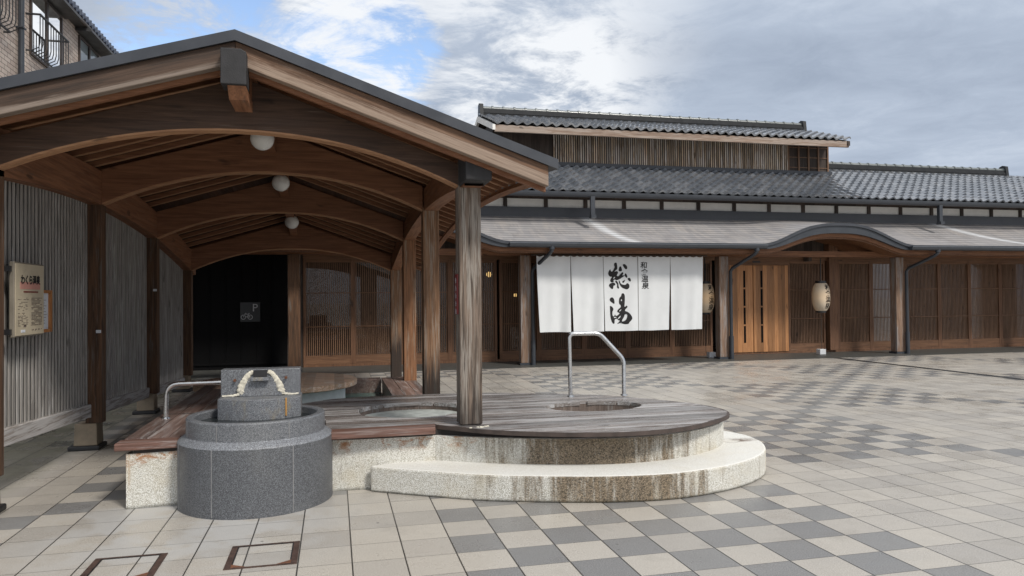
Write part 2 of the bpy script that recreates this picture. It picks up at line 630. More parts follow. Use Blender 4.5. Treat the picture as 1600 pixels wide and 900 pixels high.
def glass(name, tint=(.75, .78, .8), gloss=1.0):
    m = bpy.data.materials.new(name)
    m.use_nodes = True
    t = NT(m.node_tree)
    m.node_tree.nodes.clear()
    tr = t.node('ShaderNodeBsdfTransparent')
    tr.inputs[0].default_value = (*tint, 1)
    gl = t.node('ShaderNodeBsdfGlossy')
    gl.inputs['Roughness'].default_value = .02
    gl.inputs[0].default_value = (gloss, gloss, gloss, 1)
    fr = t.node('ShaderNodeFresnel')
    fr.inputs[0].default_value = 1.6
    mx = t.node('ShaderNodeMixShader')
    t.put(mx.inputs[0], fr.outputs[0])
    t.put(mx.inputs[1], tr.outputs[0])
    t.put(mx.inputs[2], gl.outputs[0])
    o = t.node('ShaderNodeOutputMaterial')
    t.put(o.inputs[0], mx.outputs[0])
    return m


def emit(name, col, strength, base=None):
    m, t, b, P, N = newmat(name, .6)
    b.inputs['Base Color'].default_value = (*(base or col), 1)
    b.inputs['Emission Color'].default_value = (*col, 1)
    b.inputs['Emission Strength'].default_value = strength
    return m


M = {}
M['paving'] = paving('plaza_paving')
M['apron'] = plain('dark_stone_apron', (.065, .066, .062), .5, var=.35, scale=9, bump=.3)
M['concrete'] = concrete('exposed_aggregate')
M['granite'] = granite('grey_granite', 1.0)
M['granite_polished'] = granite('grey_granite_rim', 1.4, 0, .35)
M['granite_edge'] = granite('pale_granite_edge', 1.9, 0, .4)
M['mortar'] = plain('pale_mortar', (.21, .21, .215), .8, var=.2, scale=30)
M['granite_warm'] = granite('stained_granite', 1.6, .1, .5)
M['lime'] = plain('lime_scale', (.66, .62, .52), .9, var=.28, scale=40, bump=.9)
M['rust'] = plain('rusty_steel', (.15, .06, .03), .85, var=.45, scale=35, bump=.5)
M['rust_dark'] = plain('dark_rusty_frame', (.060, .034, .026), .7, var=.5, scale=30, bump=.4)
M['steel'] = plain('brushed_stainless', (.62, .62, .62), .24, 1.0, var=.1, scale=20)
M['metal_dark'] = plain('dark_roof_metal', (.042, .046, .056), .42, var=.18, scale=4)
M['gutter'] = plain('dark_grey_gutter', (.036, .041, .05), .4, var=.15, scale=5)
M['gutter_seam'] = plain('pale_gutter_lip', (.09, .10, .115), .35, var=.15, scale=5)
M['white_wall'] = plain('white_plaster', (.82, .81, .78), .85, var=.08, scale=3, bump=.15)
M['black_board'] = plain('black_boards', (.0045, .0045, .005), .85, var=.3, scale=7, bump=.2, spec=.12)
M['dark_board'] = wood('dark_boards', 2, (.035, .026, .022), (.075, .055, .045), (.09, .08, .075), .25, .7, plank=.25, plank_axis=0)
M['bamboo_slat'] = wood('weathered_slats', 2, (.24, .165, .11), (.72, .56, .41), (.68, .62, .57), .45, .7, plank=.062, plank_axis=0, zdark=(5.75, 5.35, 0))
M['arch'] = wood('dark_arch_timber', 0, (.15, .062, .031), (.28, .13, .068), (.12, .075, .052), .06, .6)
M['arch_front'] = wood('weathered_arch_timber', 0, (.045, .027, .020), (.105, .062, .043), (.115, .085, .070), .20, .65)
M['rafter'] = wood('lit_edge_timber', 0, (.30, .15, .08), (.50, .28, .155), (.12, .09, .07), .1, .65)  # pale tone paints light onto the lower edges of rafters and arches
M['ceiling'] = wood('ceiling_boards', 1, (.06, .026, .015), (.12, .057, .032), (.09, .07, .06), .12, .7, plank=.15, plank_axis=0)
M['keta'] = wood('side_beam_timber', 1, (.15, .064, .033), (.31, .145, .076), (.11, .08, .065), .12, .6)
M['barge'] = wood('bleached_bargeboard', 0, (.065, .036, .022), (.18, .10, .060), (.30, .225, .175), .40, .75, slope=(3.345, -.65, .352, -.20, -.11, .22))
M['barge_dark'] = wood('weathered_bargeboard', 0, (.036, .024, .018), (.095, .058, .040), (.22, .175, .145), .30, .75, slope=(3.345, -.65, .298, -.205, -.15, .22))
M['post_grey'] = wood('silver_weathered_post', 2, (.028, .021, .017), (.24, .18, .14), (.27, .24, .21), .42, .85, zdark=(.85, .5, .6), grain=1.3)
M['post_mid'] = wood('half_weathered_post', 2, (.11, .055, .030), (.32, .18, .10), (.30, .255, .21), .38, .75, zdark=(1.05, .55, .9), grain=1.4)
M['post_brown'] = wood('brown_post', 2, (.12, .055, .028), (.34, .165, .082), (.31, .25, .19), .3, .7, grain=1.4)
M['post_left'] = wood('dark_brown_post', 2, (.045, .027, .018), (.15, .078, .042), (.13, .11, .095), .25, .75)  # darker brown timber than the other posts
M['block'] = plain('grey_end_grain', (.026, .025, .027), .75, var=.5, scale=14, bump=.4)
M['slat_wall'] = wood('grey_wall_slats', 2, (.20, .185, .172), (.41, .385, .36), (.45, .435, .42), .35, .8)
M['slat_back'] = plain('dark_wall_backing', (.012, .011, .011), .9, var=.3, scale=5)
M['sill_beam'] = wood('bleached_sill_beam', 1, (.17, .145, .13), (.36, .32, .29), (.46, .44, .43), .55, .8)
M['deck'] = wood('wet_grey_deck', 0, (.12, .098, .09), (.31, .28, .265), (.37, .36, .36), .46, .28, plank=.0925, plank_axis=1, spec=.6)
M['deck_side'] = wood('bench_planks', 1, (.10, .062, .052), (.26, .18, .155), (.30, .27, .26), .36, .38, plank=.15, plank_axis=0, spec=.55)
M['hole_wood'] = wood('hole_lining_wood', 2, (.07, .05, .042), (.17, .13, .11), (.2, .18, .17), .3, .6)
M['edge_wood'] = plain('dark_edge_wood', (.062, .045, .038), .55, var=.4, scale=9)
M['deck_rim'] = wood('red_brown_rim', 0, (.075, .035, .025), (.20, .105, .08), (.21, .16, .145), .34, .5, spec=.5)
M['deck_under'] = plain('dark_deck_edge', (.024, .018, .016), .7, var=.4, scale=10)
M['hole_floor'] = plain('pale_hole_floor', (.44, .47, .45), .5, var=.25, scale=9, bump=.2)
M['island_top'] = wood('round_seat_wood', 0, (.38, .23, .14), (.68, .46, .31), (.66, .55, .46), .4, .55, plank=.12, plank_axis=0)
M['pool_white'] = plain('pale_pool_plaster', (.80, .83, .82), .7, var=.1, scale=12, bump=.3)
M['lattice'] = wood('lattice_wood', 2, (.115, .062, .037), (.24, .14, .085), (.2, .14, .1), .12, .6)
M['lattice_frame'] = wood('lattice_frame_wood', 2, (.095, .047, .027), (.205, .105, .058), (.2, .13, .09), .1, .6)
M['rail_wood'] = wood('lattice_rail_wood', 0, (.10, .050, .028), (.22, .115, .063), (.2, .13, .09), .1, .6)
M['door'] = wood('orange_door_planks', 2, (.29, .128, .05), (.45, .22, .095), (.42, .26, .15), .08, .5, plank=.105, plank_axis=0)
M['soffit'] = wood('canopy_soffit', 0, (.11, .046, .022), (.23, .105, .05), (.2, .13, .09), .1, .6)
M['eave_wood'] = wood('bleached_eave_board', 0, (.17, .115, .085), (.32, .23, .175), (.36, .295, .25), .5, .75)
M['bath_post'] = wood('bathhouse_post', 2, (.13, .075, .048), (.30, .20, .14), (.27, .245, .235), .42, .75)
M['tile'] = roof_tile('glazed_black_tile')
M['tile_ridge'] = plain('ridge_tile', (.016, .017, .019), .5, var=.35, scale=6, spec=.4)
M['tile_cap'] = plain('ridge_cap_tile', (.12, .135, .135), .32, var=.3, scale=6, spec=.8)
M['canopy'] = canopy_slate('grey_canopy_slate')
M['brick'] = brick('beige_brick_tile')
M['pane'] = glass('window_glass')
M['shop_glass'] = glass('lattice_glass', (.62, .64, .66))
M['cloth'] = plain('white_cotton', (.66, .675, .685), .9, var=.04, scale=3)
M['ink'] = plain('black_ink', (.012, .011, .012), .8, var=.2, scale=9)
M['interior'] = plain('dim_interior', (.06, .045, .035), .8, var=.35, scale=2)
M['interior_floor'] = plain('interior_floor', (.075, .055, .04), .3, var=.25, scale=3)
M['warm_lamp'] = emit('warm_lamp', (1, .62, .22), .9)
M['globe'] = plain('white_glass_globe', (.82, .82, .80), .25, var=.05, scale=12)
M['bronze'] = plain('brown_metal_shoe', (.24, .19, .135), .45, .3, var=.25, scale=8)
M['black_metal'] = plain('black_metal', (.018, .018, .02), .5, var=.2, scale=8)
M['sign_beige'] = plain('beige_sign_face', (.52, .45, .33), .45, var=.08, scale=5)
M['sign_side'] = plain('beige_sign_side', (.20, .175, .14), .5, var=.15, scale=6)
M['sign_text'] = plain('sign_text', (.14, .11, .09), .7, var=.2)
M['pink'] = plain('pink_print', (.55, .27, .22), .6, var=.1)
M['paper'] = plain('white_paper', (.66, .68, .72), .7, var=.04)
M['frame_wood'] = wood('orange_frame', 2, (.30, .12, .04), (.45, .2, .07), amt=.05)
M['red'] = plain('dark_red_plate', (.16, .012, .012), .4, var=.2)
M['grey_print'] = plain('grey_print', (.30, .30, .31), .6, var=.05)
M['sign_black'] = plain('dark_sign_panel', (.009, .0095, .011), .45, var=.15)
M['white_box'] = plain('pale_grey_box', (.62, .63, .65), .6, var=.06)
M['alu'] = plain('pale_window_frame', (.55, .53, .48), .4, .2, var=.08)
M['brown_frame'] = plain('brown_window_frame', (.05, .035, .028), .5, var=.2)
M['curtain'] = plain('pale_curtain', (.52, .55, .54), .9, var=.12, scale=3)
M['blue_tile'] = plain('blue_grey_tile', (.07, .085, .125), .35, var=.25, scale=6)
M['hood'] = plain('dark_hood', (.035, .034, .036), .5, var=.2)


def water_mat(name, col):
    m, t, b, P, N = newmat(name, .2, 0, .22)
    b.inputs['Base Color'].default_value = (*col, 1)
    t.put(b.inputs['Normal'], t.bump(t.noise(P, 7, 3), .12, .02))
    return m


M['water'] = water_mat('bath_water', (.13, .23, .215))
M['water_dark'] = water_mat('basin_water', (.02, .024, .026))


def lantern_mat():
    m, t, b, P, N = newmat('lantern_paper', .85)
    z = t.sep(P)[2]
    rib = t.math('SINE', t.math('MULTIPLY', z, 210))
    col = t.mix(t.mr(rib, -1, 1), (.46, .40, .31), (.58, .51, .41))
    t.put(b.inputs['Base Color'], col)
    b.inputs['Subsurface Weight'].default_value = .0
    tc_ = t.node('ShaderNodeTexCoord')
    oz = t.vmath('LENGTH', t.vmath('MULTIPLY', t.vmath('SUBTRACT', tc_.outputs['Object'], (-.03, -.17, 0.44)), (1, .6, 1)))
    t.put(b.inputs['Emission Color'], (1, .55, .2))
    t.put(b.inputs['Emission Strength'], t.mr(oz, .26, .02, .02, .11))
    return m


M['lantern'] = lantern_mat()

# ------------------------------------------------------------------ ground
g = MB()
g.add([(-300, -300, 0), (300, -300, 0), (300, 300, 0), (-300, 300, 0)], [(0, 1, 2, 3)])
struct(g.build('plaza_paving', M['paving']))
g = MB()
g.box(-9, 30, 15.32, 17.0, -.02, .004)
struct(g.build('stone_apron', M['apron']))
g = MB()
g.box(11.52, 11.68, 4.0, 15.3, -.05, .005)
struct(g.build('drain_channel', M['black_metal']))

# ------------------------------------------------------------------ bathhouse
BH = thing('bathhouse', (9, 17, 0), 'long dark timber bathhouse with black tiled roofs, wavy grey canopy and lattice front', 'building')
YE, YW = 15.1, 17.0            # canopy edge, wall plane
HUMPS = (1.55, 11.62)


def hump(x):
    r = 0
    for c in HUMPS:
        s = abs(x - c) / 2.08
        if s < 1:
            r = max(r, .5 * (1 + math.cos(math.pi * s ** 1.35)))
    return r


def eave(x):
    return 2.68 + .50 * hump(x)


XS = [-9 + .08 * i for i in range(int(39 / .08) + 1)]
rows = []
for k in range(11):
    t_ = k / 10
    y = YE + (YW - YE) * t_
    prof = t_ - .10 * math.sin(math.pi * t_)
    rows.append([(x, y, eave(x) * (1 - prof) + 3.46 * prof) for x in XS])
mb = MB()
mb.grid(rows)
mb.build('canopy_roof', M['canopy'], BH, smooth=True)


def ribbon(y0, y1, top, bot, xs):
    m_ = MB()
    a = [[(x, y0, top(x)) for x in xs], [(x, y0, bot(x)) for x in xs], [(x, y1, bot(x)) for x in xs], [(x, y1, top(x)) for x in xs], [(x, y0, top(x)) for x in xs]]
    m_.grid(a)
    return m_


ribbon(YE - .015, YE + .10, lambda x: eave(x) + .012, lambda x: eave(x) - .05, XS).build('canopy_lip', M['metal_dark'], BH, smooth=True)
ribbon(YE + .02, YE + .12, lambda x: eave(x) - .047, lambda x: eave(x) - .11 - .115 * hump(x) ** .6, XS).build('canopy_fascia', M['gutter'], BH, smooth=True)
ribbon(YE + .11, YE + .17, lambda x: eave(x) - .08, lambda x: eave(x) - .20 - .115 * hump(x) ** .6, XS).build('curved_bargeboard', M['soffit'], BH, smooth=True)
ribbon(YE + .165, YE + .20, lambda x: eave(x) - .10, lambda x: eave(x) - .225 - .125 * hump(x) ** .6, XS).build('inner_bargeboard', M['lattice_frame'], BH, smooth=True)
mb = MB()
mb.grid([[(x, YE + .18 + (YW - YE - .2) * k / 4, eave(x) - .22 + .05 * k / 4 * (1 - hump(x))) for x in XS] for k in range(5)])
mb.build('canopy_soffit', M['soffit'], BH, smooth=True)
# gutters of the canopy on its straight runs
for a, b_ in ((3.58, 9.62), (13.52, 29.5)):
    mb = MB()
    prof = [(YE - .03 + .055 * math.cos(q) - .03, 2.645 + .085 * math.sin(q)) for q in [math.pi + math.pi * i / 10 for i in range(11)]]
    mb.prism(prof + [(YE - .115, 2.655), (YE - .005, 2.655)][::-1], a, b_, 'x')
    go = mb.build('canopy_gutter', M['gutter'], BH, smooth=True)
    mb = MB()
    mb.box(a, b_, YE - .122, YE - .107, 2.640, 2.66)
    mb.build('gutter_lip', M['gutter_seam'], go)
# posts carrying the canopy, each with its downpipe
for i, x in enumerate((-.80, 4.15, 9.02, 13.95, 18.9, 23.8)):
    mb = MB()
    mb.box(x - .12, x + .12, 15.9, 16.12, .05, 2.44)
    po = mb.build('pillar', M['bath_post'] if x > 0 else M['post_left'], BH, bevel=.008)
    mb = MB()
    mb.box(x - .15, x + .15, 15.87, 16.15, 0, .05)
    mb.build('plinth', M['gutter'], po)
    if x > 0:
        mb = MB()
        s_ = 1
        mb.tube([(x + .36, 15.06, 2.57), (x + .36, 15.06, 2.50), (x + .33, 15.12, 2.44), (x + .17, 15.80, 2.16), (x + .14, 15.84, 2.08), (x + .14, 15.84, .02)], .042, 10)
        mb.tube([(x + .36, 15.06, 2.60), (x + .36, 15.06, 2.52)], .062, 10)
        mb.tube([(x + .14, 15.84, .55), (x + .14, 15.84, .0)], .055, 10)
        mb.build('downpipe', M['gutter'], BH, smooth=True)
mb = MB()
mb.box(-9, 30, 15.93, 16.09, 2.44, 2.58)
mb.build('canopy_beam', M['soffit'], BH)
# wall above the lattice, and dark band + white clerestory
mb = MB()
mb.box(-9, 30, 17.06, 17.2, 2.44, 3.64)
mb.build('upper_wall', M['dark_board'], BH)
mb = MB()
mb.box(-9, 30, 16.93, 17.05, 3.42, 3.655)
mb.build('flashing', M['metal_dark'], BH)
mb = MB()
mb.box(-9, 30, 17.0, 17.1, 3.655, 3.95)
mb.build('clerestory_wall', M['white_wall'], BH)
for k in range(2, 23):
    mb = MB()
    mb.box(k - .10, k - .01, 16.96, 17.04, 3.656, 3.95)
    mb.build('clerestory_post', M['dark_board'], BH)
mb = MB()
mb.box(-9, 30, 16.94, 17.03, 3.86, 3.94)
mb.build('wall_plate', M['dark_board'], BH)


def tile_roof(x0, x1, ye, ze, yr, zr, clipx=None):
    """pantiles: waves across, stepped courses up the slope"""
    cw, L = .25, math.hypot(yr - ye, zr - ze)
    rl = .275
    nr = max(1, round(L / rl))
    n_per = 6
    ncol = int(round((x1 - x0) / cw * n_per))
    up = Vector((0, yr - ye, zr - ze)).normalized()
    nrm = Vector((0, -(zr - ze), yr - ye)).normalized()
    m_ = MB()
    prev_top = None
    for r in range(nr):
        a = Vector((0, ye, ze)) + up * (L * r / nr)
        b2 = Vector((0, ye, ze)) + up * (L * (r + 1) / nr + .01)
        lines = []
        for base, lift in ((a, .044), (b2, .002)):
            ln = []
            for c in range(ncol + 1):
                x = x0 + (x1 - x0) * c / ncol
                ph = (c % n_per) / n_per
                h = .062 * (math.cos(2 * math.pi * ph) * .5 + .5) ** 1.5 - .014 * math.sin(2 * math.pi * ph)
                p = base + nrm * (lift + h)
                ln.append((x, p.y, p.z))
            lines.append(ln)
        m_.grid(lines)
        lip = [[(x, y - nrm.y * .044, z - nrm.z * .044) for x, y, z in lines[0]], list(lines[0])]
        m_.grid(lip)
    return m_


def ridge(name, x0, x1, y, z, h=.17):
    m_ = MB()
    m_.box(x0, x1, y - .13, y + .13, z - .12, z + h * .55)
    m_.box(x0 + .02, x1 - .02, y - .10, y + .10, z + h * .55, z + h)
    for zz, w_ in ((z + h * .22, .145), (z + h * .55, .125)):
        m_.box(x0, x1, y - w_, y + w_, zz, zz + .014)
    body = m_.build(name, M['tile_ridge'], BH)
    m_ = MB()
    n = int((x1 - x0) / .30)
    path, rad = [], []
    for i in range(n):
        a = x0 + (x1 - x0) * i / n
        b2 = x0 + (x1 - x0) * (i + 1) / n
        path += [(a, y, z + h), (b2 - .06, y, z + h), (b2 - .055, y, z + h), (b2 - .005, y, z + h)]
        rad += [.075, .075, .095, .095]
    m_.tube(path, rad, 12)
    m_.build('ridge_cap', M['tile_cap'], body, smooth=True)


# lower tiled roof
YL, ZL, YR, ZR = 16.38, 3.955, 19.1, 5.20
tile_roof(2.2, 23.4, YL, ZL, YR, ZR).build('tile_roof', M['tile'], BH, smooth=True, angle=60)
mb = MB()
mb.prism([(YL + .04, ZL - .03), (YL + .04, ZL - .075), (YR, ZR - .075), (22.3, ZL - .075), (22.3, ZL - .02), (YR, ZR - .02)], 2.2, 23.4, 'x')
mb.build('roof_deck', M['dark_board'], BH)
ridge('roof_ridge', 13.86, 20.7, 19.12, 5.22)
mb = MB()
mb.prism([(18.96, 5.2), (19.28, 5.2), (19.24, 5.52), (19.12, 5.56), (19.0, 5.52)], 20.66, 20.76, 'x')
mb.build('ridge_end_tile', M['tile_ridge'], BH)
rb = MB()
rb.prism([(YL - .16 + .06 * math.cos(q), 3.915 + .10 * math.sin(q)) for q in [math.pi + math.pi * i / 10 for i in range(11)]] + [(YL - .10, 3.93), (YL - .22, 3.93)], 2.2, 23.4, 'x')
rb.build('roof_gutter', M['gutter'], BH, smooth=True)
mb = MB()
mb.box(2.2, 23.4, YL + .02, YL + .09, 3.84, 3.94)
mb.build('eave_board', M['dark_board'], BH)
mb = MB()
mb.add([(2.2, YL + .09, 3.88), (23.4, YL + .09, 3.88), (23.4, 17.0, 3.94), (2.2, 17.0, 3.94)], [(0, 1, 2, 3)])
mb.build('eave_soffit', M['dark_board'], BH)
for x in (5.85, 15.5):
    mb = MB()
    mb.box(x - .05, x + .05, YL - .20, YL - .11, 3.40, 3.84)
    mb.box(x - .06, x + .06, YL - .25, YL - .10, 3.33, 3.40)
    mb.build('spout', M['gutter'], BH)
# upper storey
YU = 18.5
mb = MB()
mb.box(3.98, 13.86, YU, 20.6, 4.6, 6.05)
mb.build('upper_storey_wall', M['dark_board'], BH)
mb = MB()
mb.box(3.98, 13.9, YU - .12, YU, 4.93, 5.03)
mb.build('upper_flashing', M['metal_dark'], BH)
mb = MB()
rnd = random.Random(3)
x = 5.60
while x < 12.5:
    mb.box(x, x + .027, YU - .045, YU - .02, 5.03, 5.82 + rnd.uniform(-.01, .01))
    x += .062
mb.build('upper_slats', M['bamboo_slat'], BH)
mb = MB()
for x in (12.55, 12.88, 13.2, 13.52, 13.83):
    mb.box(x - .022, x + .022, YU - .035, YU - .004, 5.03, 5.85)
for z in (5.13, 5.42, 5.7):
    mb.box(12.55, 13.84, YU - .02, YU - .003, z, z + .02)
mb.build('wall_battens', M['lattice'], BH)
YUE, ZUE, YUR, ZUR = 17.55, 5.755, 19.5, 6.40
tile_roof(3.80, 13.86, YUE, ZUE, YUR, ZUR).build('upper_tile_roof', M['tile'], BH, smooth=True, angle=60)
mb = MB()
mb.prism([(YUE + .05, ZUE - .03), (YUE + .05, ZUE - .10), (YUR, ZUR - .10), (21.4, ZUE - .1), (21.4, ZUE), (YUR, ZUR - .02)], 3.83, 13.83, 'x')
mb.build('upper_roof_deck', M['dark_board'], BH)
mb = MB()
mb.box(3.84, 13.84, YUE + .03, YUE + .10, ZUE - .185, ZUE - .015)
mb.build('upper_eave_board', M['eave_wood'], BH, bevel=.006)
for x in (3.80, 13.80):
    mb = MB()
    mb.prism([(YUE, ZUE - .02), (YUE, ZUE - .15), (YUR, ZUR - .16), (21.4, ZUE - .15), (21.4, ZUE - .02), (YUR, ZUR - .01)], x - .02, x + .05, 'x')
    mb.build('gable_board', M['white_wall'] if x < 5 else M['dark_board'], BH)
ridge('upper_roof_ridge', 3.92, 13.75, 19.52, 6.44)
for x in (3.88, 13.74):
    mb = MB()
    mb.prism([(19.36, 6.4), (19.68, 6.4), (19.64, 6.72), (19.52, 6.76), (19.4, 6.72)], x - .05, x + .05, 'x')
    mb.build('ridge_end_tile', M['tile_ridge'], BH)


# lattice front
def lattice(x0, x1, z0=.06, z1=2.40):
    fw = .06
    m_ = MB()
    n = max(4, round((x1 - x0 - 2 * fw) / .044))
    for i in range(n):
        c = x0 + fw + (x1 - x0 - 2 * fw) * (i + .5) / n
        m_.box(c - .0105, c + .0105, YW - .020, YW - .002, z0 + .18, z1 - .07)
    p = m_.build('lattice_panel', M['lattice'], BH)
    m_ = MB()
    m_.box(x0, x0 + fw, YW - .05, YW + .02, z0, z1)
    m_.box(x1 - fw, x1, YW - .05, YW + .02, z0, z1)
    m_.build('panel_stile', M['lattice_frame'], p, bevel=.003)
    for y0, y1, a, b_ in ((.045, .015, z1 - .075, z1), (.045, .015, z0, z0 + .19), (.040, -.0315, 1.632, 1.654), (.040, -.0315, .880, .902)):
        m_ = MB()
        m_.box(x0 + fw, x1 - fw, YW - y0, YW + y1, a, b_)
        m_.build('panel_rail', M['rail_wood'], p)
    m_ = MB()
    m_.add([(x0 + fw, YW + .012, z0 + .18), (x1 - fw, YW + .012, z0 + .18), (x1 - fw, YW + .012, z1 - .07), (x0 + fw, YW + .012, z1 - .07)], [(0, 1, 2, 3)])
    m_.build('glass_pane', M['shop_glass'], p)


xs_ = [-.66, .42, 1.51, 2.61, 3.72]
for a, b_ in zip(xs_, xs_[1:]):
    lattice(a, b_)
for a, b_ in ((3.78, 4.74), (4.74, 5.87), (5.87, 6.99), (6.99, 8.17), (8.17, 9.28)):
    lattice(a, b_)
lattice(11.45, 12.55)
for a, b_ in ((12.93, 13.96), (13.96, 15.05), (15.05, 16.14), (16.14, 17.14), (17.14, 18.18), (18.18, 19.25), (19.25, 20.3), (20.3, 21.4), (21.4, 22.5)):
    lattice(a, b_)
mb = MB()
mb.box(-.66, 9.4, YW - .06, YW + .04, 2.402, 2.52)
mb.box(9.4, 11.45, YW - .09, YW + .04, 2.285, 2.52)
mb.box(11.45, 23, YW - .06, YW + .04, 2.402, 2.52)
mb.build('lintel', M['rail_wood'], BH)
mb = MB()
mb.box(-.66, 23, YW - .05, YW + .1, .005, .058)
mb.build('threshold', M['lattice_frame'], BH)
mb = MB()
mb.box(12.60, 12.86, YW - .16, YW + .06, .06, 2.9)
mb.build('entrance_post', M['lattice_frame'], BH, bevel=.006)
mb = MB()
mb.box(-1.0, -.655, YW - .02, YW + .06, .0, 2.52)
mb.build('corner_post', M['dark_board'], BH, bevel=.006)
mb = MB()
mb.box(10.4, 10.62, YW - .10, YW - .091, 2.345, 2.385)
mb.build('door_plate', M['black_metal'], BH)
mb = MB()
mb.box(11.9, 12.0, YW - .28, YW - .06, 2.38, 2.62)
mb.build('bracket', M['dark_board'], BH, bevel=.006)
# kegs of the entrance: two plank doors with a broken slit in each
for x0, x1, sx in ((9.42, 10.41, 10.17), (10.43, 11.43, 10.66)):
    mb = MB()
    mb.box(x0, x1, YW - .075, YW - .03, .06, 2.28)
    d = mb.build('door', M['door'], BH, bevel=.004)
    mb = MB()
    for k in range(4):
        z0 = .30 + .47 * k
        mb.box(sx - .028, sx + .028, YW - .079, YW - .073, z0, z0 + .43)
    mb.build('door_slit', M['black_board'], d)
# interior seen through the lattice glass
mb = MB()
mb.box(-.7, 23, 20.8, 20.9, 0, 2.6)
mb.build('interior_wall', M['interior'], BH)
mb = MB()
mb.box(-.78, -.70, 17.07, 20.9, 0, 2.6)
mb.build('side_wall', M['interior'], BH)
mb = MB()
mb.box(-.7, 23, 17.08, 20.8, .0, .03)
mb.build('interior_floor', M['interior_floor'], BH)
mb = MB()
mb.box(-.7, 23, 17.21, 20.8, 2.55, 2.6)
mb.build('interior_ceiling', M['interior'], BH)
for x, z, r in ((3.84, 2.10, .075), (4.52, 1.57, .05)):
    mb = MB()
    mb.lathe([(.001, z - r), (r * .8, z - r * .6), (r, z), (r * .8, z + r * .6), (.001, z + r)], x, 18.4, 12)
    mb.build('interior_lamp', M['warm_lamp'], BH, smooth=True)

# black boarded wall at the left end
BW = thing('black_board_wall', (-2.6, 17, 0), 'black boarded wall behind the pavilion, left of the lattice', 'wall')
mb = MB()
mb.box(-9, -1.0, 16.95, 17.03, 0, 2.52)
mb.build('wall_boards', M['black_board'], BW)
mb = MB()
x = -9
while x < -1.05:
    mb.box(x, x + .02, 16.935, 16.95, .02, 2.5)
    x += .32
mb.box(-9, -1.0, 16.92, 16.95, .10, .14)
mb.build('wall_battens', M['black_board'], BW)
SG = thing('bicycle_parking_sign', (-1.77, 16.92, 1.2), 'small dark square sign with grey letter P and bicycle on the black wall', 'sign')
mb = MB()
mb.box(-1.97, -1.56, 16.905, 16.93, 1.03, 1.45)
mb.build('panel', M['sign_black'], SG)
mb = MB()
vs, fs = text_geo('P', .235)
mb.add([(-1.665 + v[0], 16.902, 1.325 + v[1]) for v in vs], fs)


def ring(m_, cx, cz, y, r, w, n=18):
    m_.grid([[(cx + q * math.cos(2 * math.pi * i / n), y, cz + q * math.sin(2 * math.pi * i / n)) for i in range(n + 1)] for q in (r - w / 2, r + w / 2)])


def line2(m_, x0, z0, x1, z1, y, w):
    d = Vector((x1 - x0, z1 - z0)).normalized()
    n = Vector((-d.y, d.x)) * w / 2
    m_.add([(x0 + n.x, y, z0 + n.y), (x1 + n.x, y, z1 + n.y), (x1 - n.x, y, z1 - n.y), (x0 - n.x, y, z0 - n.y)], [(0, 1, 2, 3)])


y_ = 16.902
ring(mb, -1.905, 1.13, y_, .046, .013)
ring(mb, -1.765, 1.13, y_, .046, .013)
for a in ((-1.905, 1.13, -1.87, 1.205), (-1.868, 1.195, -1.80, 1.19), (-1.80, 1.19, -1.765, 1.13), (-1.83, 1.13, -1.80, 1.19), (-1.83, 1.13, -1.765, 1.13), (-1.885, 1.17, -1.83, 1.13), (-1.87, 1.213, -1.84, 1.213), (-1.81, 1.205, -1.775, 1.213)):
    line2(mb, *a, y_, .012)
mb.build('pictogram', M['grey_print'], SG)

# ------------------------------------------------------------------ noren curtain
NR = thing('noren_curtain', (6.3, 15.6, 2.4), 'white five panel cloth curtain with black brush characters hanging under the canopy', 'curtain')
NY = 15.6
mb = MB()
mb.tube([(4.2, NY, 2.435), (8.42, NY, 2.435)], .018, 8)
mb.build('rod', M['dark_board'], NR, smooth=True)
PAN = [(4.31, 5.085, 4.37, 5.08), (5.10, 5.855, 5.135, 5.85), (5.865, 6.685, 5.885, 6.68), (6.69, 7.475, 6.705, 7.445), (7.48, 8.30, 7.52, 8.29)]
rn = random.Random(11)
PH = [[rn.uniform(0, 6.28) for _ in range(4)] for _ in PAN]


def fold(k, u, w):
    """depth offset of the cloth at across u, down w"""
    a = .014 if k in (2, 3) else .030
    p = PH[k]
    return a * (w ** .6) * (math.sin(u * 7 + p[0] + w) + .6 * math.sin(u * 13 + p[1] + w * 2)) + .012 * math.sin(w * 3 + p[2])


def cloth_pt(k, u, w, off=0):
    xa, xb, xc, xd = PAN[k]
    sag = .026 * abs(math.sin(u * math.pi * 5)) * (1 - w) ** 14
    x0 = xa + (xc - xa) * w ** 1.2
    x1 = xb + (xd - xb) * w ** 1.2
    zb = .735 + .004 * math.sin(u * 5 + k)
    return (x0 + (x1 - x0) * u, NY - .02 + fold(k, u, w) - off, 2.42 - sag - (2.42 - zb) * w)


panels = []
for k in range(5):
    mb = MB()
    mb.grid([[cloth_pt(k, i / 40, j / 30) for i in range(41)] for j in range(31)])
    panels.append(mb.build('cloth_panel', M['cloth'], NR, smooth=True))


def ink_on(k, vs):
    out = []
    xa, xb, xc, xd = PAN[k]
    for X, Z in vs:
        w = (2.42 - Z) / (2.42 - .735)
        x0 = xa + (xc - xa) * max(0, w) ** 1.2
        x1 = xb + (xd - xb) * max(0, w) ** 1.2
        u = (X - x0) / (x1 - x0)
        y = cloth_pt(k, u, w)[1] - .004
        out.append((X, y, Z))
    return out


def crop_pts(p, ox, oy, s):
    return [(5.88 + (ox + a / s - 945) * .01558, 2.40 - (oy + b / s - 402) * .01443) for a, b in p]


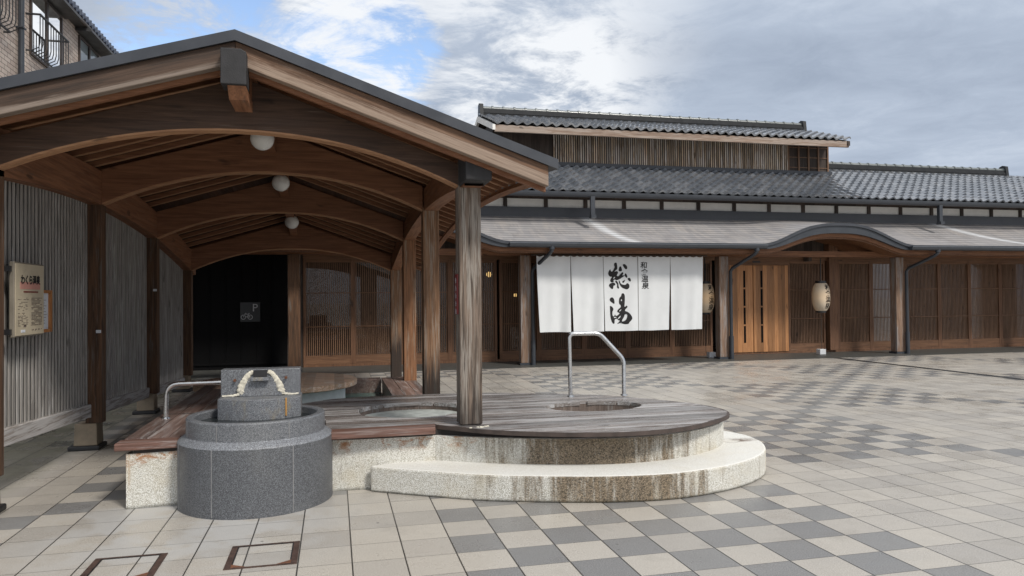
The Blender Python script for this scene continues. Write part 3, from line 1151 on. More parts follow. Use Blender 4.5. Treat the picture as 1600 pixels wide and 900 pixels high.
SO = [[(345, 100), (400, 100), (410, 160), (418, 265), (370, 300), (330, 340), (400, 310), (435, 345), (420, 390), (390, 430), (440, 455), (480, 400), (550, 330), (575, 380), (530, 430), (600, 420), (595, 445), (530, 480), (490, 515), (440, 535), (385, 555), (360, 530), (310, 540), (330, 580), (300, 605), (250, 605), (228, 555), (250, 500), (285, 455), (230, 462), (190, 420), (178, 350), (240, 255), (248, 325), (290, 330), (325, 265), (350, 210), (328, 160)],
      [(305, 500), (345, 455), (360, 480), (320, 515)],
      [(480, 190), (515, 200), (540, 310), (500, 325), (445, 320), (455, 235)],
      [(545, 150), (590, 130), (640, 160), (672, 220), (655, 275), (615, 265), (575, 210)],
      [(615, 360), (660, 410), (672, 480), (640, 490), (595, 430)],
      [(665, 510), (715, 480), (750, 520), (755, 580), (715, 580), (690, 545)],
      [(445, 540), (475, 570), (500, 640), (560, 665), (625, 668), (655, 620), (700, 640), (722, 700), (700, 760), (650, 788), (590, 765), (530, 740), (480, 680), (450, 610)],
      [(540, 570), (580, 560), (620, 525), (600, 580), (565, 625), (540, 610)],
      [(225, 630), (290, 610), (340, 610), (365, 660), (345, 685), (315, 680), (308, 750), (290, 780), (250, 760), (200, 700), (200, 670)],
      [(350, 565), (395, 560), (440, 630), (440, 690), (460, 750), (440, 770), (395, 735), (410, 660), (370, 610)]]
YU_ = [[(195, 180), (240, 145), (285, 165), (310, 250), (300, 315), (260, 280), (200, 240)],
       [(195, 345), (250, 365), (285, 430), (250, 490), (255, 580), (290, 605), (310, 540), (330, 590), (380, 570), (430, 520), (370, 500), (362, 470), (400, 420), (455, 385), (450, 330), (410, 310), (410, 190), (440, 140), (465, 130), (470, 75), (510, 50), (545, 85), (553, 150), (545, 300), (535, 390), (590, 340), (612, 380), (560, 430), (540, 470), (600, 490), (650, 530), (700, 610), (705, 660), (670, 705), (635, 740), (625, 775), (560, 785), (480, 770), (455, 740), (400, 765), (350, 775), (400, 730), (430, 690), (385, 690), (365, 650), (330, 655), (300, 670), (300, 770), (260, 765), (225, 700), (205, 600), (200, 480), (200, 400)],
       [(472, 180), (450, 240), (490, 240)], [(400, 478), (480, 415), (440, 482)], [(372, 645), (462, 562), (432, 625), (380, 662)],
       [(540, 545), (598, 545), (592, 620), (560, 690), (500, 718), (468, 712), (500, 650), (530, 600)]]
mb = MB()
for polys, cr in ((SO, (940, 405, 16.37)), (YU_, (940, 455, 15.0))):
    vs, fs = fill_geo([crop_pts(smooth_poly(p, 2), *cr) for p in polys])
    mb.add(ink_on(2, [(v[0], v[1]) for v in vs]), fs)
mb.build('lettering', M['ink'], panels[2])
mb = MB()
for k, ch in enumerate('和倉温泉'):
    vs, fs = text_geo(ch, .185, .003)
    mb.add(ink_on(3, [(6.83 + .012 * k + v[0] * .92 + v[1] * .08, 2.20 - .155 * k + v[1] * .86) for v in vs]), fs)
mb.build('lettering', M['ink'], panels[3])

# ------------------------------------------------------------------ lanterns and their weights


def lantern(x, label):
    L = thing('paper_lantern', (x, 16.38, 1.02), label, 'lantern', 'paper lanterns by the entrance')
    m_ = MB()
    z0, z1, r = 1.10, 1.81, .215
    prof = []
    n = 36
    for i in range(n + 1):
        t_ = i / n
        e = 1 - abs(2 * t_ - 1) ** 3.2 * .42
        prof.append((r * e + (.003 if i % 2 else -.002), z0 + (z1 - z0) * t_))
    m_.lathe(prof, x, 16.38, 32)
    sh = m_.build('paper_shade', M['lantern'], L, smooth=True, angle=80)
    m_ = MB()
    m_.lathe([(.001, 1.86), (.13, 1.86), (.135, 1.80), (.001, 1.80)], x, 16.38, 24)
    m_.build('top_cap', M['black_metal'], L, smooth=True)
    m_ = MB()
    m_.lathe([(.001, 1.055), (.12, 1.055), (.125, 1.11), (.001, 1.11)], x, 16.38, 24)
    m_.build('bottom_cap', M['black_metal'], L, smooth=True)
    m_ = MB()
    m_.tube([(x, 16.38, 1.86), (x, 16.38, 2.44)], .012, 6)
    m_.tube([(x, 16.38, 1.06), (x, 16.38, .12)], .005, 6)
    m_.build('cord', M['black_metal'], L)
    m_ = MB()
    for k, ch in enumerate('和倉温泉'):
        vs, fs = text_geo(ch, .165, .003)
        o = []
        for v in vs:
            a = (v[0] + .055) / r
            zz = 1.685 - .155 * k + v[1] * .95
            t_ = (zz - z0) / (z1 - z0)
            rr = r * (1 - abs(2 * t_ - 1) ** 3.2 * .42) + .007
            o.append((x + rr * math.sin(a), 16.38 - rr * math.cos(a), zz))
        m_.add(o, fs)
    m_.build('lettering', M['ink'], sh)
    return L


lantern(12.0, 'cream paper lantern with black brush characters beside the plank doors')
lantern(8.78, 'cream paper lantern half hidden behind the white curtain\'s right edge')
for x, lb in ((11.98, 'small pale box on the stone floor below the lettered lantern'), (8.92, 'small pale box on the stone floor just left of the door pillar')):
    mb = MB()
    mb.box(x - .085, x + .085, 16.30, 16.46, .004, .135)
    o = mb.build('lantern_weight', M['white_box'], bevel=.008)
    tag(o, lb, 'weight', 'weights under the lanterns')

# ------------------------------------------------------------------ apartment building at the left
AB = thing('apartment_building', (-7, 22, 0), 'beige brick apartment building rising behind the pavilion roof at far left', 'building')
AX = -7.0
mb = MB()
mb.box(AX - 8, AX, 8, 25.9, 0, 9.25)
mb.build('wall', M['brick'], AB)
mb = MB()
mb.prism([(AX + .26, 9.28), (AX + .26, 9.20), (AX - .05, 9.20), (AX - .05, 9.28)], 7.6, 26.9, 'y')
mb.build('eave_soffit', M['hood'], AB)
mb = MB()
mb.tube([(AX + .28, 7.6, 9.25), (AX + .28, 26.9, 9.25)], .055, 10)
mb.build('gutter', M['brown_frame'], AB, smooth=True)
mb = MB()
# tiled edge: rolls running up the slope away from the viewer
mb.prism([(AX + .22, 9.30), (AX + .22, 9.38), (AX - 4, 11.1), (AX - 8, 9.3)], 7.6, 26.9, 'y')
y = 7.7
while y < 26.9:
    mb.tube([(AX + .32, y, 9.41), (AX - 1.5, y, 10.13)], .085, 10)
    y += .27
mb.build('roof', M['blue_tile'], AB, smooth=True)


def ab_window(y0, y1, z0, z1, cols=2):
    m_ = MB()
    m_.box(AX - .10, AX + .004, y0, y1, z0, z1)
    w = m_.build('window', M['curtain'], AB)
    m_ = MB()
    for a, b2 in ((y0, y0 + .07), (y1 - .07, y1), ((y0 + y1) / 2 - .05, (y0 + y1) / 2 + .05)):
        m_.box(AX - .02, AX + .05, a, b2, z0, z1)
    m_.box(AX - .02, AX + .045, y0, y1, z0 - .06, z0)
    m_.box(AX - .02, AX + .045, y0, y1, z1, z1 + .06)
    m_.build('frame', M['brown_frame'], w)
    m_ = MB()
    m_.add([(AX + .02, y0, z0), (AX + .02, y1, z0), (AX + .02, y1, z1), (AX + .02, y0, z1)], [(0, 1, 2, 3)])
    m_.build('pane', M['pane'], w)
    m_ = MB()
    m_.prism([(AX, z1 + .34), (AX + .42, z1 + .16), (AX + .42, z1 + .10), (AX, z1 + .10)], y0 - .25, y1 + .25, 'y')
    m_.build('hood', M['hood'], AB)


def ab_rail(y0, y1, z0, z1):
    m_ = MB()
    X1 = AX + .30
    m_.tube([(AX, y0, z1), (X1, y0, z1), (X1, y1, z1), (AX, y1, z1)], .028, 8)
    m_.tube([(AX, y0, z0), (AX + .12, y0, z0), (AX + .12, y1, z0), (AX, y1, z0)], .022, 8)
    n = int((y1 - y0) / .16)
    for i in range(n + 1):
        y = y0 + (y1 - y0) * i / n
        m_.tube([(X1, y, z1), (X1, y, z0 + .20), (AX + .27, y, z0 + .08), (AX + .12, y, z0)], .013, 6)
    m_.build('window_railing', M['black_metal'], AB, smooth=True)


ab_window(19.65, 21.75, 7.45, 9.0)
ab_rail(19.45, 21.35, 7.42, 8.28)
ab_window(23.1, 24.9, 7.9, 9.0)
ab_window(15.9, 18.0, 7.45, 9.0)
ab_rail(15.75, 18.25, 7.42, 8.28)
for y in (18.95, 25.6):
    mb = MB()
    mb.tube([(AX + .09, y, 0), (AX + .09, y, 9.2)], .062, 10)
    for z in (6.6, 7.75, 8.9):
        mb.box(AX, AX + .16, y - .09, y + .09, z, z + .03)
    mb.build('drainpipe', M['gutter'], AB, smooth=True)

# ------------------------------------------------------------------ pavilion
PV = thing('pavilion', (-.65, 9.5, 0), 'dark timber footbath pavilion with arched beams and grey metal gable roof', 'pavilion')
XL, XRp, XC = -2.36, 1.06, -.65
YP = [5.90, 8.32, 10.74, 13.16]
KN = [(4.8, -.205), (5.3, -.145), (5.85, -.105), (7.0, -.025), (8.3, 0), (9.5, -.05), (10.74, -.15), (12, -.32), (13.2, -.50), (13.9, -.62)]


def hY(y):
    for (a, b_), (c, d_) in zip(KN, KN[1:]):
        if y <= c:
            t_ = max(0, (y - a) / (c - a))
            return b_ + (d_ - b_) * t_
    return KN[-1][1]


def hS(y):
    return sum(hY(y + q) for q in (-.5, -.25, 0, .25, .5)) / 5 + .004


SLL, SLR = .298, .352
EL, ER = -3.0, 1.655
YF, YB = 5.33, 13.8


def zt(x, y):
    """top of the roof"""
    return 3.485 + hS(y) - (SLL * (XC - x) if x < XC else SLR * (x - XC))


ys = [YF + (YB - YF) * i / 26 for i in range(27)]
# roof sheet (metal)
mb = MB()
top = [[(x, y, zt(x, y)) for x in (EL, XC, ER)] for y in ys]
bot = [[(x, y, zt(x, y) - .075) for x in (EL, XC, ER)] for y in ys]
mb.grid(top)
mb.grid(bot)
mb.grid([[r[0] for r in top], [r[0] for r in bot]])
mb.grid([[r[2] for r in top], [r[2] for r in bot]])
mb.grid([top[0], bot[0]])
mb.grid([top[-1], bot[-1]])
mb.build('roof', M['metal_dark'], PV, smooth=True, angle=10)
# ceiling boards under the sheet
mb = MB()
mb.grid([[(x, y, zt(x, y) - .082) for x in (EL + .04, XC, ER - .04)] for y in ys[1:-1]])
mb.build('ceiling', M['ceiling'], PV)
# bargeboards at the front gable
for xa, xb in ((EL + .05, XC), (XC, ER - .07)):
    mb = MB()
    for (y0, y1, a, b_) in ((YF + .03, YF + .11, .072, .225),):
        pts = [(xa, zt(xa, YF) - a), (xb, zt(xb, YF) - a), (xb, zt(xb, YF) - b_), (xa, zt(xa, YF) - b_)]
        mb.prism(pts, y0, y1, 'y')
    mb.build('bargeboard', M['barge_dark'] if xa < -2 else M['barge'], PV, bevel=.006)
    mb = MB()
    pts = [(xa, zt(xa, YF) - .19), (xb, zt(xb, YF) - .19), (xb, zt(xb, YF) - .255), (xa, zt(xa, YF) - .255)]
    mb.prism(pts, YF + .115, YF + .16, 'y')
    mb.build('inner_bargeboard', M['arch'], PV)
# rafters
y = YF + .28
rafter_ys = []
while y < YB - .1:
    rafter_ys.append(y)
    y += .285
for y in rafter_ys:
    if min(abs(y - q) for q in YP) < .09:
        continue
    for xa, xb in ((EL + .06, XC - .06), (XC + .06, ER - .06)):
        mb = MB()
        mb.prism([(xa, zt(xa, y) - .088), (xb, zt(xb, y) - .088), (xb, zt(xb, y) - .135), (xa, zt(xa, y) - .135)], y - .020, y + .020, 'y')
        ra = mb.build('rafter', M['arch'], PV)
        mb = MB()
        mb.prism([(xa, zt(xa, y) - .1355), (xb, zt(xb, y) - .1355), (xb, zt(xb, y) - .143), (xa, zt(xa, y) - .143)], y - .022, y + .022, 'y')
        mb.build('rafter_lit_edge', M['rafter'], ra)  # added pale strip: light on the rafter's lower face put into colour
# eave battens along both eaves
for x in (EL + .06, ER - .08):
    mb = MB()
    r0 = [[(x + a, y, zt(x + a, y) + b_) for a, b_ in ((-.03, -.158), (.03, -.158), (.03, -.19), (-.03, -.19), (-.03, -.158))] for y in ys[1:-1]]
    mb.grid(r0)
    mb.build('eave_batten', M['keta'], PV)
# ridge beam with its grey end
mb = MB()
rr = []
for y in ys:
    zz = 3.485 + hS(y)
    rr.append([(XC + a, y, zz + b_) for a, b_ in ((-.06, -.17), (.06, -.17), (.06, -.42), (-.06, -.42), (-.06, -.17))])
mb.grid(rr[1:])
mb.build('ridge_beam', M['arch'], PV)
mb = MB()
mb.prism([(XC - .085, 3.19), (XC + .045, 3.19), (XC + .08, 3.17), (XC + .08, 2.945), (XC - .085, 2.945)], YF - .06, YF + .12, 'y')
e_ = mb.build('beam_end', M['block'], PV, bevel=.006)
mb = MB()
mb.prism([(YF - .03, 2.944), (YF + .40, 2.944), (YF + .40, 2.87), (YF + .06, 2.87)], XC - .045, XC + .075, 'x')
mb.build('beam_end_underside', M['keta'], e_)
# posts
for i, y in enumerate(YP):
    mb = MB()
    z0 = (.48, .0, .31, .0)[i]
    mb.box(XRp - .09, XRp + .09, y - .09, y + .09, z0, 2.52 + hS(y) + (.16 if i == 0 else 0))
    mb.build('post', (M['post_grey'], M['post_mid'], M['post_brown'], M['post_mid'])[i], PV, bevel=.008)
    mb = MB()
    mb.box(XL - .075, XL + .075, y - .075, y + .075, .26, 2.55 + hS(y))
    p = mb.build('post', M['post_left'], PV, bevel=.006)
    mb = MB()
    mb.add([(XL - .065 + sx_ * w_, y + sy_ * w_, z_) for z_, w_ in ((.045, .108), (.265, .100)) for sx_, sy_ in ((-1, -1), (1, -1), (1, 1), (-1, 1))],
           [(0, 1, 5, 4), (1, 2, 6, 5), (2, 3, 7, 6), (3, 0, 4, 7), (4, 5, 6, 7), (3, 2, 1, 0)])
    mb.build('shoe', M['bronze'], p, bevel=.006)
    mb = MB()
    mb.prism([(XL - .22, y - .14), (XL + .07, y - .14), (XL + .07, y + .14), (XL - .22, y + .14)], .0, .046, 'z')
    mb.build('foot_plate', M['black_metal'], p, bevel=.012)
# arched cross beams
for i, y in enumerate(YP):
    mb = MB()
    h = hS(y)
    xa, xb = (XL + .07 if i else XL - .02), XRp - .088
    zs, za = 2.49 + h, 2.865 + h
    n = 28
    under = []
    for k in range(n + 1):
        t_ = k / n
        x = xa + (xb - xa) * t_
        s_ = 2 * t_ - 1
        under.append((x, zs + (za - zs) * (1 - abs(s_) ** 2.1)))
    lid = .16 if i else .255
    over = [(xb, zt(xb, y) - lid), (XC, zt(XC, y) - lid), (xa, zt(xa, y) - lid)]
    if i == 0:
        over = [(xb, min(zt(xb, y) - lid, 2.66)), (XC, zt(XC, y) - lid + .02), (xa, zt(xa, y) - lid)]
    mb.prism(under + over, y - .065, y + .055, 'y')
    mb.build('arched_beam', M['arch_front'] if i == 0 else M['arch'], PV, bevel=.004)
    # pale strip under the arch, bounce light put into its colour
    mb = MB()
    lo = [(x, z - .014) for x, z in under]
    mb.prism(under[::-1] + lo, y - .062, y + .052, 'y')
    mb.build('arch_lit_edge', M['rafter'], PV)
# longitudinal beams above the posts, following the roof's camber
for x, y0 in ((XRp, 5.62), (XL, 5.4)):
    mb = MB()
    yy = [y0 + (13.5 - y0) * k / 24 for k in range(25)]
    w_ = .075
    secs = []
    for y in yy:
        b_ = 2.475 + hS(y)
        t_ = zt(x, y) - .16 if x > 0 else b_ + .34
        t_ = min(t_, b_ + .34)
        secs.append([(x - w_, y, t_), (x + w_, y, t_), (x + w_, y, b_), (x - w_, y, b_), (x - w_, y, t_)])
    mb.grid(secs)
    mb.build('side_beam', M['keta'], PV)
mb = MB()
mb.box(XRp - .095, XRp + .11, 5.46, 5.80, 2.375, 2.655)
mb.build('beam_end', M['block'], PV, bevel=.012)
# slatted wall on the left
for i in range(3):
    y0, y1 = YP[i] + .08, YP[i + 1] - .08
    mb = MB()
    n = int((y1 - y0) / .0745)
    for k in range(n):
        y = y0 + (y1 - y0) * (k + .5) / n
        mb.box(XL - .058, XL - .048, y - .0165, y + .0165, .52 - .046 * (y - 5.87), 2.50 + hS(y))
    p = mb.build('slat_panel', M['slat_wall'], PV)
    mb = MB()
    mb.prism([(y0 - .15, .45), (y1 + .15, .40), (y1 + .15, 2.53 + hS(y1)), (y0 - .15, 2.53 + hS(y0))], XL - .125, XL - .10, 'x')
    mb.build('backing_board', M['slat_back'], p)
    mb = MB()
    a0, a1 = .565 - .046 * (y0 - 5.87), .565 - .046 * (y1 - 5.87)
    mb.prism([(y0 - .16, a0), (y1 + .0, a1), (y1 + .0, a1 - .13), (y0 - .16, a0 - .13)], XL - .13, XL - .02, 'x')
    mb.build('sill_beam', M['sill_beam'], PV, bevel=.006)
# small pale junction boxes on two posts
for y, z in ((8.32, 1.17), (10.74, 1.62)):
    mb = MB()
    mb.box(XL + .03, XL + .07, y - .10, y - .074, z, z + .03)
    mb.build('junction_box', M['paper'], PV)

# globe lamps
for i, (y, z, lb) in enumerate(((7.1, 2.965, 'nearest white globe lamp hanging under the pavilion ridge'), (9.52, 2.935, 'middle one of three white globe lamps under the pavilion ridge'), (11.95, 2.70, 'farthest and lowest white globe lamp under the pavilion ridge'))):
    L = thing('globe_lamp', (XC + .02, y, z), lb, 'lamp', 'globe lamps along the pavilion ridge')
    mb = MB()
    r = .106
    mb.lathe([(max(.001, r * math.sin(math.pi * k / 16)), z - r * math.cos(math.pi * k / 16)) for k in range(17)], XC + .02, y, 28)
    mb.build('glass_globe', M['globe'], L, smooth=True, angle=80)
    mb = MB()
    mb.lathe([(.055, z + .085), (.055, z + .16), (.001, z + .16)], XC + .02, y, 16)
    mb.build('fitting', M['brown_frame'], L, smooth=True)

# ------------------------------------------------------------------ notice boards on the slatted wall
NB = thing('notice_board', (-2.33, 6.48, 1.5), 'tall beige notice board with dark brush title on the slatted wall', 'sign')
bx = -2.30
YO, KY = 6.205, .93     # left edge of the face and width scale


def by(y):
    return YO + (y - 5.872) * KY

mb = MB()
mb.box(bx - .04, bx - .004, by(5.86), by(6.475), 1.222, 1.79)
mb.build('box', M['sign_side'], NB, bevel=.006)
mb = MB()
mb.box(bx - .004, bx, by(5.872), by(6.463), 1.234, 1.778)
mb.build('face', M['sign_beige'], NB)
mb = MB()
for z0 in (1.715, 1.245):
    mb = MB()
    mb.box(bx - .11, bx - .02, by(5.82), by(5.87), z0, z0 + .04)
    mb.build('bracket', M['black_metal'], NB)
mb = MB()
mb.box(bx - .001, bx + .0012, by(5.96), by(6.38), 1.585, 1.64)
mb.build('title_band', M['pink'], NB)


def on_face(vs, yc, zc, x):
    return [(x, yc + v[0], zc + v[1]) for v in vs]


mb = MB()
for k, ch in enumerate('わくら温泉'):
    vs, fs = text_geo(ch, .075, .003)
    mb.add(on_face(vs, by(6.01) + .075 * k, 1.652, bx + .003), fs)
mb.build('title', M['ink'], NB)
mb = MB()
rn = random.Random(5)
for k in range(12):
    y0 = by(6.03) + k * .024
    mb.box(bx, bx + .0025, y0, y0 + .018, 1.560, 1.570)
mb.build('subtitle', M['red'], NB)
mb = MB()
z = 1.515
while z > 1.30:
    y = by(5.92)
    while y < by(6.09):
        w_ = rn.uniform(.012, .05)
        if rn.random() < .6:
            mb.box(bx, bx + .0015, y, min(y + w_, by(6.13)), z, z + .004)
        y += w_ + .012
    y = by(6.19)
    while y < by(6.40):
        w_ = rn.uniform(.03, .09)
        if rn.random() < .82:
            mb.box(bx, bx + .0015, y, min(y + w_, by(6.42)), z, z + .0045)
        y += w_ + .008
    z -= .0105
for k in range(7):
    y0 = by(6.20) + .030 * k + rn.uniform(-.006, .006)
    mb.box(bx, bx + .0015, y0, y0 + .012, 1.26 + rn.uniform(0, .008), 1.275)
mb.box(bx, bx + .0015, by(6.03), by(6.08), 1.295, 1.315)
mb.build('small_print', M['sign_text'], NB)
mb = MB()
mb.box(bx, bx + .002, by(5.98), by(6.06), 1.255, 1.275)
mb.build('sticker', M['paper'], NB)
NF = thing('framed_notice', (-2.36, 6.86, 1.4), 'small orange framed white paper just right of the beige notice board', 'notice')
mb = MB()
mb.box(-2.365, -2.345, 6.72, 7.0, 1.255, 1.565)
mb.build('paper', M['paper'], NF)
mb = MB()
for a in ((6.985, 7.02, 1.235, 1.585), (6.70, 6.735, 1.235, 1.585), (6.735, 6.985, 1.56, 1.585), (6.735, 6.985, 1.235, 1.26)):
    mb.box(-2.37, -2.325, *a)
mb.build('frame', M['frame_wood'], NF)
mb = MB()
for k in range(9):
    mb.box(-2.3455, -2.344, 6.87, 6.87 + rn.uniform(.03, .08), 1.50 - .024 * k, 1.504 - .024 * k)
mb.build('print', M['sign_text'], NF)
# red plate on the left face of the front post
RP = thing('red_name_plate', (.96, 5.9, 1.5), 'narrow dark red plate with white characters on the weathered front post', 'sign')
mb = MB()
mb.box(XRp - .104, XRp - .0915, 5.845, 5.955, 1.36, 1.68)
mb.build('plate', M['red'], RP)
for k in range(5):
    mb = MB()
    zz = 1.65 - .062 * k
    mb.box(XRp - .1055, XRp - .104, 5.875, 5.925, zz - .022, zz - .016)
    mb.box(XRp - .1055, XRp - .104, 5.895, 5.905, zz - .040, zz)
    mb.box(XRp - .1055, XRp - .104, 5.88, 5.92, zz - .038, zz - .033)
    mb.build('character', M['paper'], RP)

# ------------------------------------------------------------------ footbath
FB = thing('footbath', (.6, 7.5, 0), 'stone footbath with round wooden deck, curved step and pool under the pavilion', 'footbath')


def spline(pts, n=6):
    """open Catmull-Rom through points"""
    out = []
    P_ = [pts[0]] + list(pts) + [pts[-1]]
    for i in range(1, len(P_) - 2):
        p0, p1, p2, p3 = P_[i - 1:i + 3]
        for k in range(n):
            t_ = k / n
            out.append(tuple(.5 * (2 * b_ + (c - a) * t_ + (2 * a - 5 * b_ + 4 * c - d_) * t_ ** 2 + (-a + 3 * b_ - 3 * c + d_) * t_ ** 3) for a, b_, c, d_ in zip(p0, p1, p2, p3)))
    out.append(tuple(pts[-1]))
    return out


ZD = .475      # deck top
# lower curved step
st = [(.27, 5.85)] + spline([(.27, 5.82), (.64, 5.58), (1.1, 5.31), (1.69, 5.10), (2.1, 5.01), (2.5, 5.005), (3.0, 5.15), (3.4, 5.42), (3.63, 5.75), (3.72, 6.1), (3.66, 6.4), (3.45, 6.68), (3.1, 6.9)], 6) + [(2.6, 6.7), (1.2, 6.2)]
mb = MB()
mb.prism(st, 0, .195, 'z')
mb.build('step', M['concrete'], FB, bevel=.02)
# upper base wall
ub = [(-1.45, 5.80), (-1.12, 5.83), (-.05, 5.92), (.28, 5.90)] + spline([(.78, 5.90), (1.25, 5.65), (1.8, 5.45), (2.3, 5.38), (2.8, 5.50), (3.22, 5.78), (3.40, 6.1), (3.32, 6.5), (3.0, 7.0), (2.5, 7.35), (1.6, 7.62), (.9, 7.72)], 6)
ub_in = [(.7, 7.55), (-.9, 7.0), (-.95, 9.6), (-1.45, 9.6)]
mb = MB()
_loop = ub + ub_in + ub[:1]
mb.grid([[(x, y, 0) for x, y in _loop], [(x, y, .392) for x, y in _loop]])
mb.grid([[(x, y, .392) for x, y in ub], [(x + (2.2 - x) * .06, y + (6.5 - y) * .06, .392) for x, y in ub]])
mb.build('base_wall', M['concrete'], FB, bevel=.010)
# shadow gap timbers
mb = MB()
secs = []
for x, y in ub:
    d = (Vector((2.2, 6.4)) - Vector((x, y))).normalized()
    secs.append([(x + d.x * a, y + d.y * a, z) for a, z in ((.05, .36), (.05, ZD - .03), (.13, ZD - .03), (.13, .36), (.05, .36))])
mb.grid(secs)
mb.build('deck_joist', M['deck_under'], FB)
# deck of planks with two round holes
outline = [(-.07, 6.02), (.78, 6.02)] + spline([(.80, 5.93), (1.22, 5.54), (1.75, 5.29), (2.23, 5.21), (2.71, 5.32), (3.2, 5.66), (3.36, 5.95), (3.33, 6.30), (3.13, 6.68), (2.73, 7.18), (2.21, 7.52), (1.58, 7.76), (.92, 7.86), (.14, 7.82), (-.33, 7.5), (-.8, 7.1)], 6) + [(-.8, 6.45), (-.07, 6.45)]
H1 = (2.35, 6.53, .46, .30)
H2 = (.70, 6.80, .50, .47)


def spans(y):
    xs = []
    n = len(outline)
    for i in range(n):
        (xa, ya), (xb, yb) = outline[i], outline[(i + 1) % n]
        if (ya <= y < yb) or (yb <= y < ya):
            xs.append(xa + (xb - xa) * (y - ya) / (yb - ya))
    xs.sort()
    sp = [(a, b_) for a, b_ in zip(xs[::2], xs[1::2])]
    for cx, cy, rx, ry in (H1, H2):
        q = 1 - ((y - cy) / ry) ** 2
        if q <= 0:
            continue
        l_, r_ = cx - rx * math.sqrt(q), cx + rx * math.sqrt(q)
        new = []
        for a, b_ in sp:
            if r_ <= a or l_ >= b_:
                new.append((a, b_))
            else:
                if l_ > a:
                    new.append((a, l_))
                if r_ < b_:
                    new.append((r_, b_))
        sp = new
    return sp


mb = MB()
PW = .0925
k0 = int(5.2 / PW)
for k in range(k0, int(7.95 / PW) + 1):
    ya, yb = k * PW + .006, (k + 1) * PW - .006
    dzp = random.uniform(-.0025, .0025)
    sub = [ya + (yb - ya) * q / 4 for q in range(5)]
    for y0, y1 in zip(sub, sub[1:]):
        s0, s1 = spans(y0 + 1e-4), spans(y1 - 1e-4)
        if len(s0) != len(s1):
            m_ = spans((y0 + y1) / 2)
            s0 = s1 = m_
        for (a, b_), (c, d_) in zip(s0, s1):
            if b_ - a < .01 and d_ - c < .01:
                continue
            t_, u_ = ZD + dzp, ZD - .035
            mb.add([(a, y0, t_), (b_, y0, t_), (d_, y1, t_), (c, y1, t_), (a, y0, u_), (b_, y0, u_), (d_, y1, u_), (c, y1, u_)],
                   [(0, 1, 2, 3), (7, 6, 5, 4), (0, 4, 5, 1), (2, 6, 7, 3), (1, 5, 6, 2), (3, 7, 4, 0)])
mb.build('deck', M['deck'], FB)
# edge strip round the disc
rim = spline([(.80, 5.93), (1.22, 5.54), (1.75, 5.29), (2.23, 5.21), (2.71, 5.32), (3.2, 5.66), (3.36, 5.95), (3.33, 6.30), (3.13, 6.68), (2.73, 7.18), (2.21, 7.52)], 6)
mb = MB()
c_ = Vector((2.1, 6.4))
secs = []
for x, y in rim:
    d = (Vector((x, y)) - c_).normalized()
    secs.append([(x + d.x * a, y + d.y * a, z) for a, z in ((-.01, ZD - .002), (.014, ZD - .002), (.014, ZD - .034), (-.01, ZD - .034), (-.01, ZD - .002))])
mb.grid(secs)
mb.build('deck_edge', M['edge_wood'], FB, smooth=True)
# linings of the two round holes
for cx, cy, rx, ry in (H1, H2):
    mb = MB()
    mb.lathe([(1.0, ZD - .02), (1.0, .1)], cx, cy, 48, rx + .006, ry + .006)
    mb.build('hole_lining', M['hole_wood'], FB, smooth=True)
    mb = MB()
    mb.lathe([(1.0, .36 if rx < .48 else .405), (.001, .36 if rx < .48 else .405)], cx, cy, 48, rx + .003, ry + .003)
    mb.build('hole_floor', M['hole_floor'], FB)
# broad front rim plank, both sides of the fountain
mb = MB()
mb.prism([(-1.52, 5.76), (-1.0, 5.80), (-1.0, 5.95), (-1.52, 5.92)], ZD - .055, ZD, 'z')
mb.build('rim_plank', M['deck_rim'], FB, bevel=.008)
mb = MB()
mb.prism([(-.09, 5.78), (.77, 5.80), (.79, 5.965), (-.09, 5.93)], ZD - .055, ZD + .002, 'z')
mb.build('rim_plank', M['deck_rim'], FB, bevel=.008)
# left bench: planks running away from the viewer
mb = MB()
for k in range(3):
    x0 = -1.5 + .15 * k
    mb.box(x0 + .003, x0 + .147, 5.955, 9.45 - .18 * k, ZD - .035, ZD + random.uniform(-.002, .002))
mb.build('side_bench', M['deck_side'], FB)
# right-hand bench beside the pool
mb = MB()
for k in range(3):
    x0 = .68 + .155 * k
    mb.box(x0 + .003, x0 + .150, 8.85, 11.2, .285, .32)
mb.box(.69, 1.13, 8.9, 11.15, 0, .285)
mb.build('pool_bench', M['deck_side'], FB)
# far rim of the pool
mb = MB()
mb.box(-1.5, .68, 11.2, 11.45, 0, .30)
mb.build('pool_rim', M['deck_side'], FB, bevel=.008)
mb = MB()
mb.box(-1.45, 1.0, 7.0, 11.3, -.02, .02)
mb.build('pool_floor', M['pool_white'], FB)
mb = MB()
mb.box(-.97, .685, 7.1, 11.2, .02, .10)
o = mb.build('pool_water', M['water'])
struct(o)
# round island seat in the pool
mb = MB()
mb.lathe([(.84, .03), (.84, .40), (.001, .40)], -.70, 9.95, 56)
IS = mb.build('island_wall', M['pool_white'], FB, smooth=True)
mb = MB()
mb.lathe([(.001, .40), (.97, .40), (.985, .41), (.985, .465), (.97, .475), (.001, .475)], -.70, 9.80, 56)
mb.build('island_seat', M['island_top'], IS, smooth=True)
# lichen spots on the rim by the front post
rn = random.Random(2)
for k in range(7):
    mb = MB()
    a, b_ = 1.02 + rn.uniform(0, .16), 5.70 + rn.uniform(-.02, .03)
    mb.lathe([(.014, ZD + .001), (.009, ZD + .006), (.001, ZD + .007)], a, b_, 8)
    mb.build('lichen', M['lime'], FB)

# hand rails
HR = thing('handrail', (2.62, 7.2, .475), 'bent stainless steel hand rail behind the round deck hole', 'handrail', 'hand rails of the footbath')


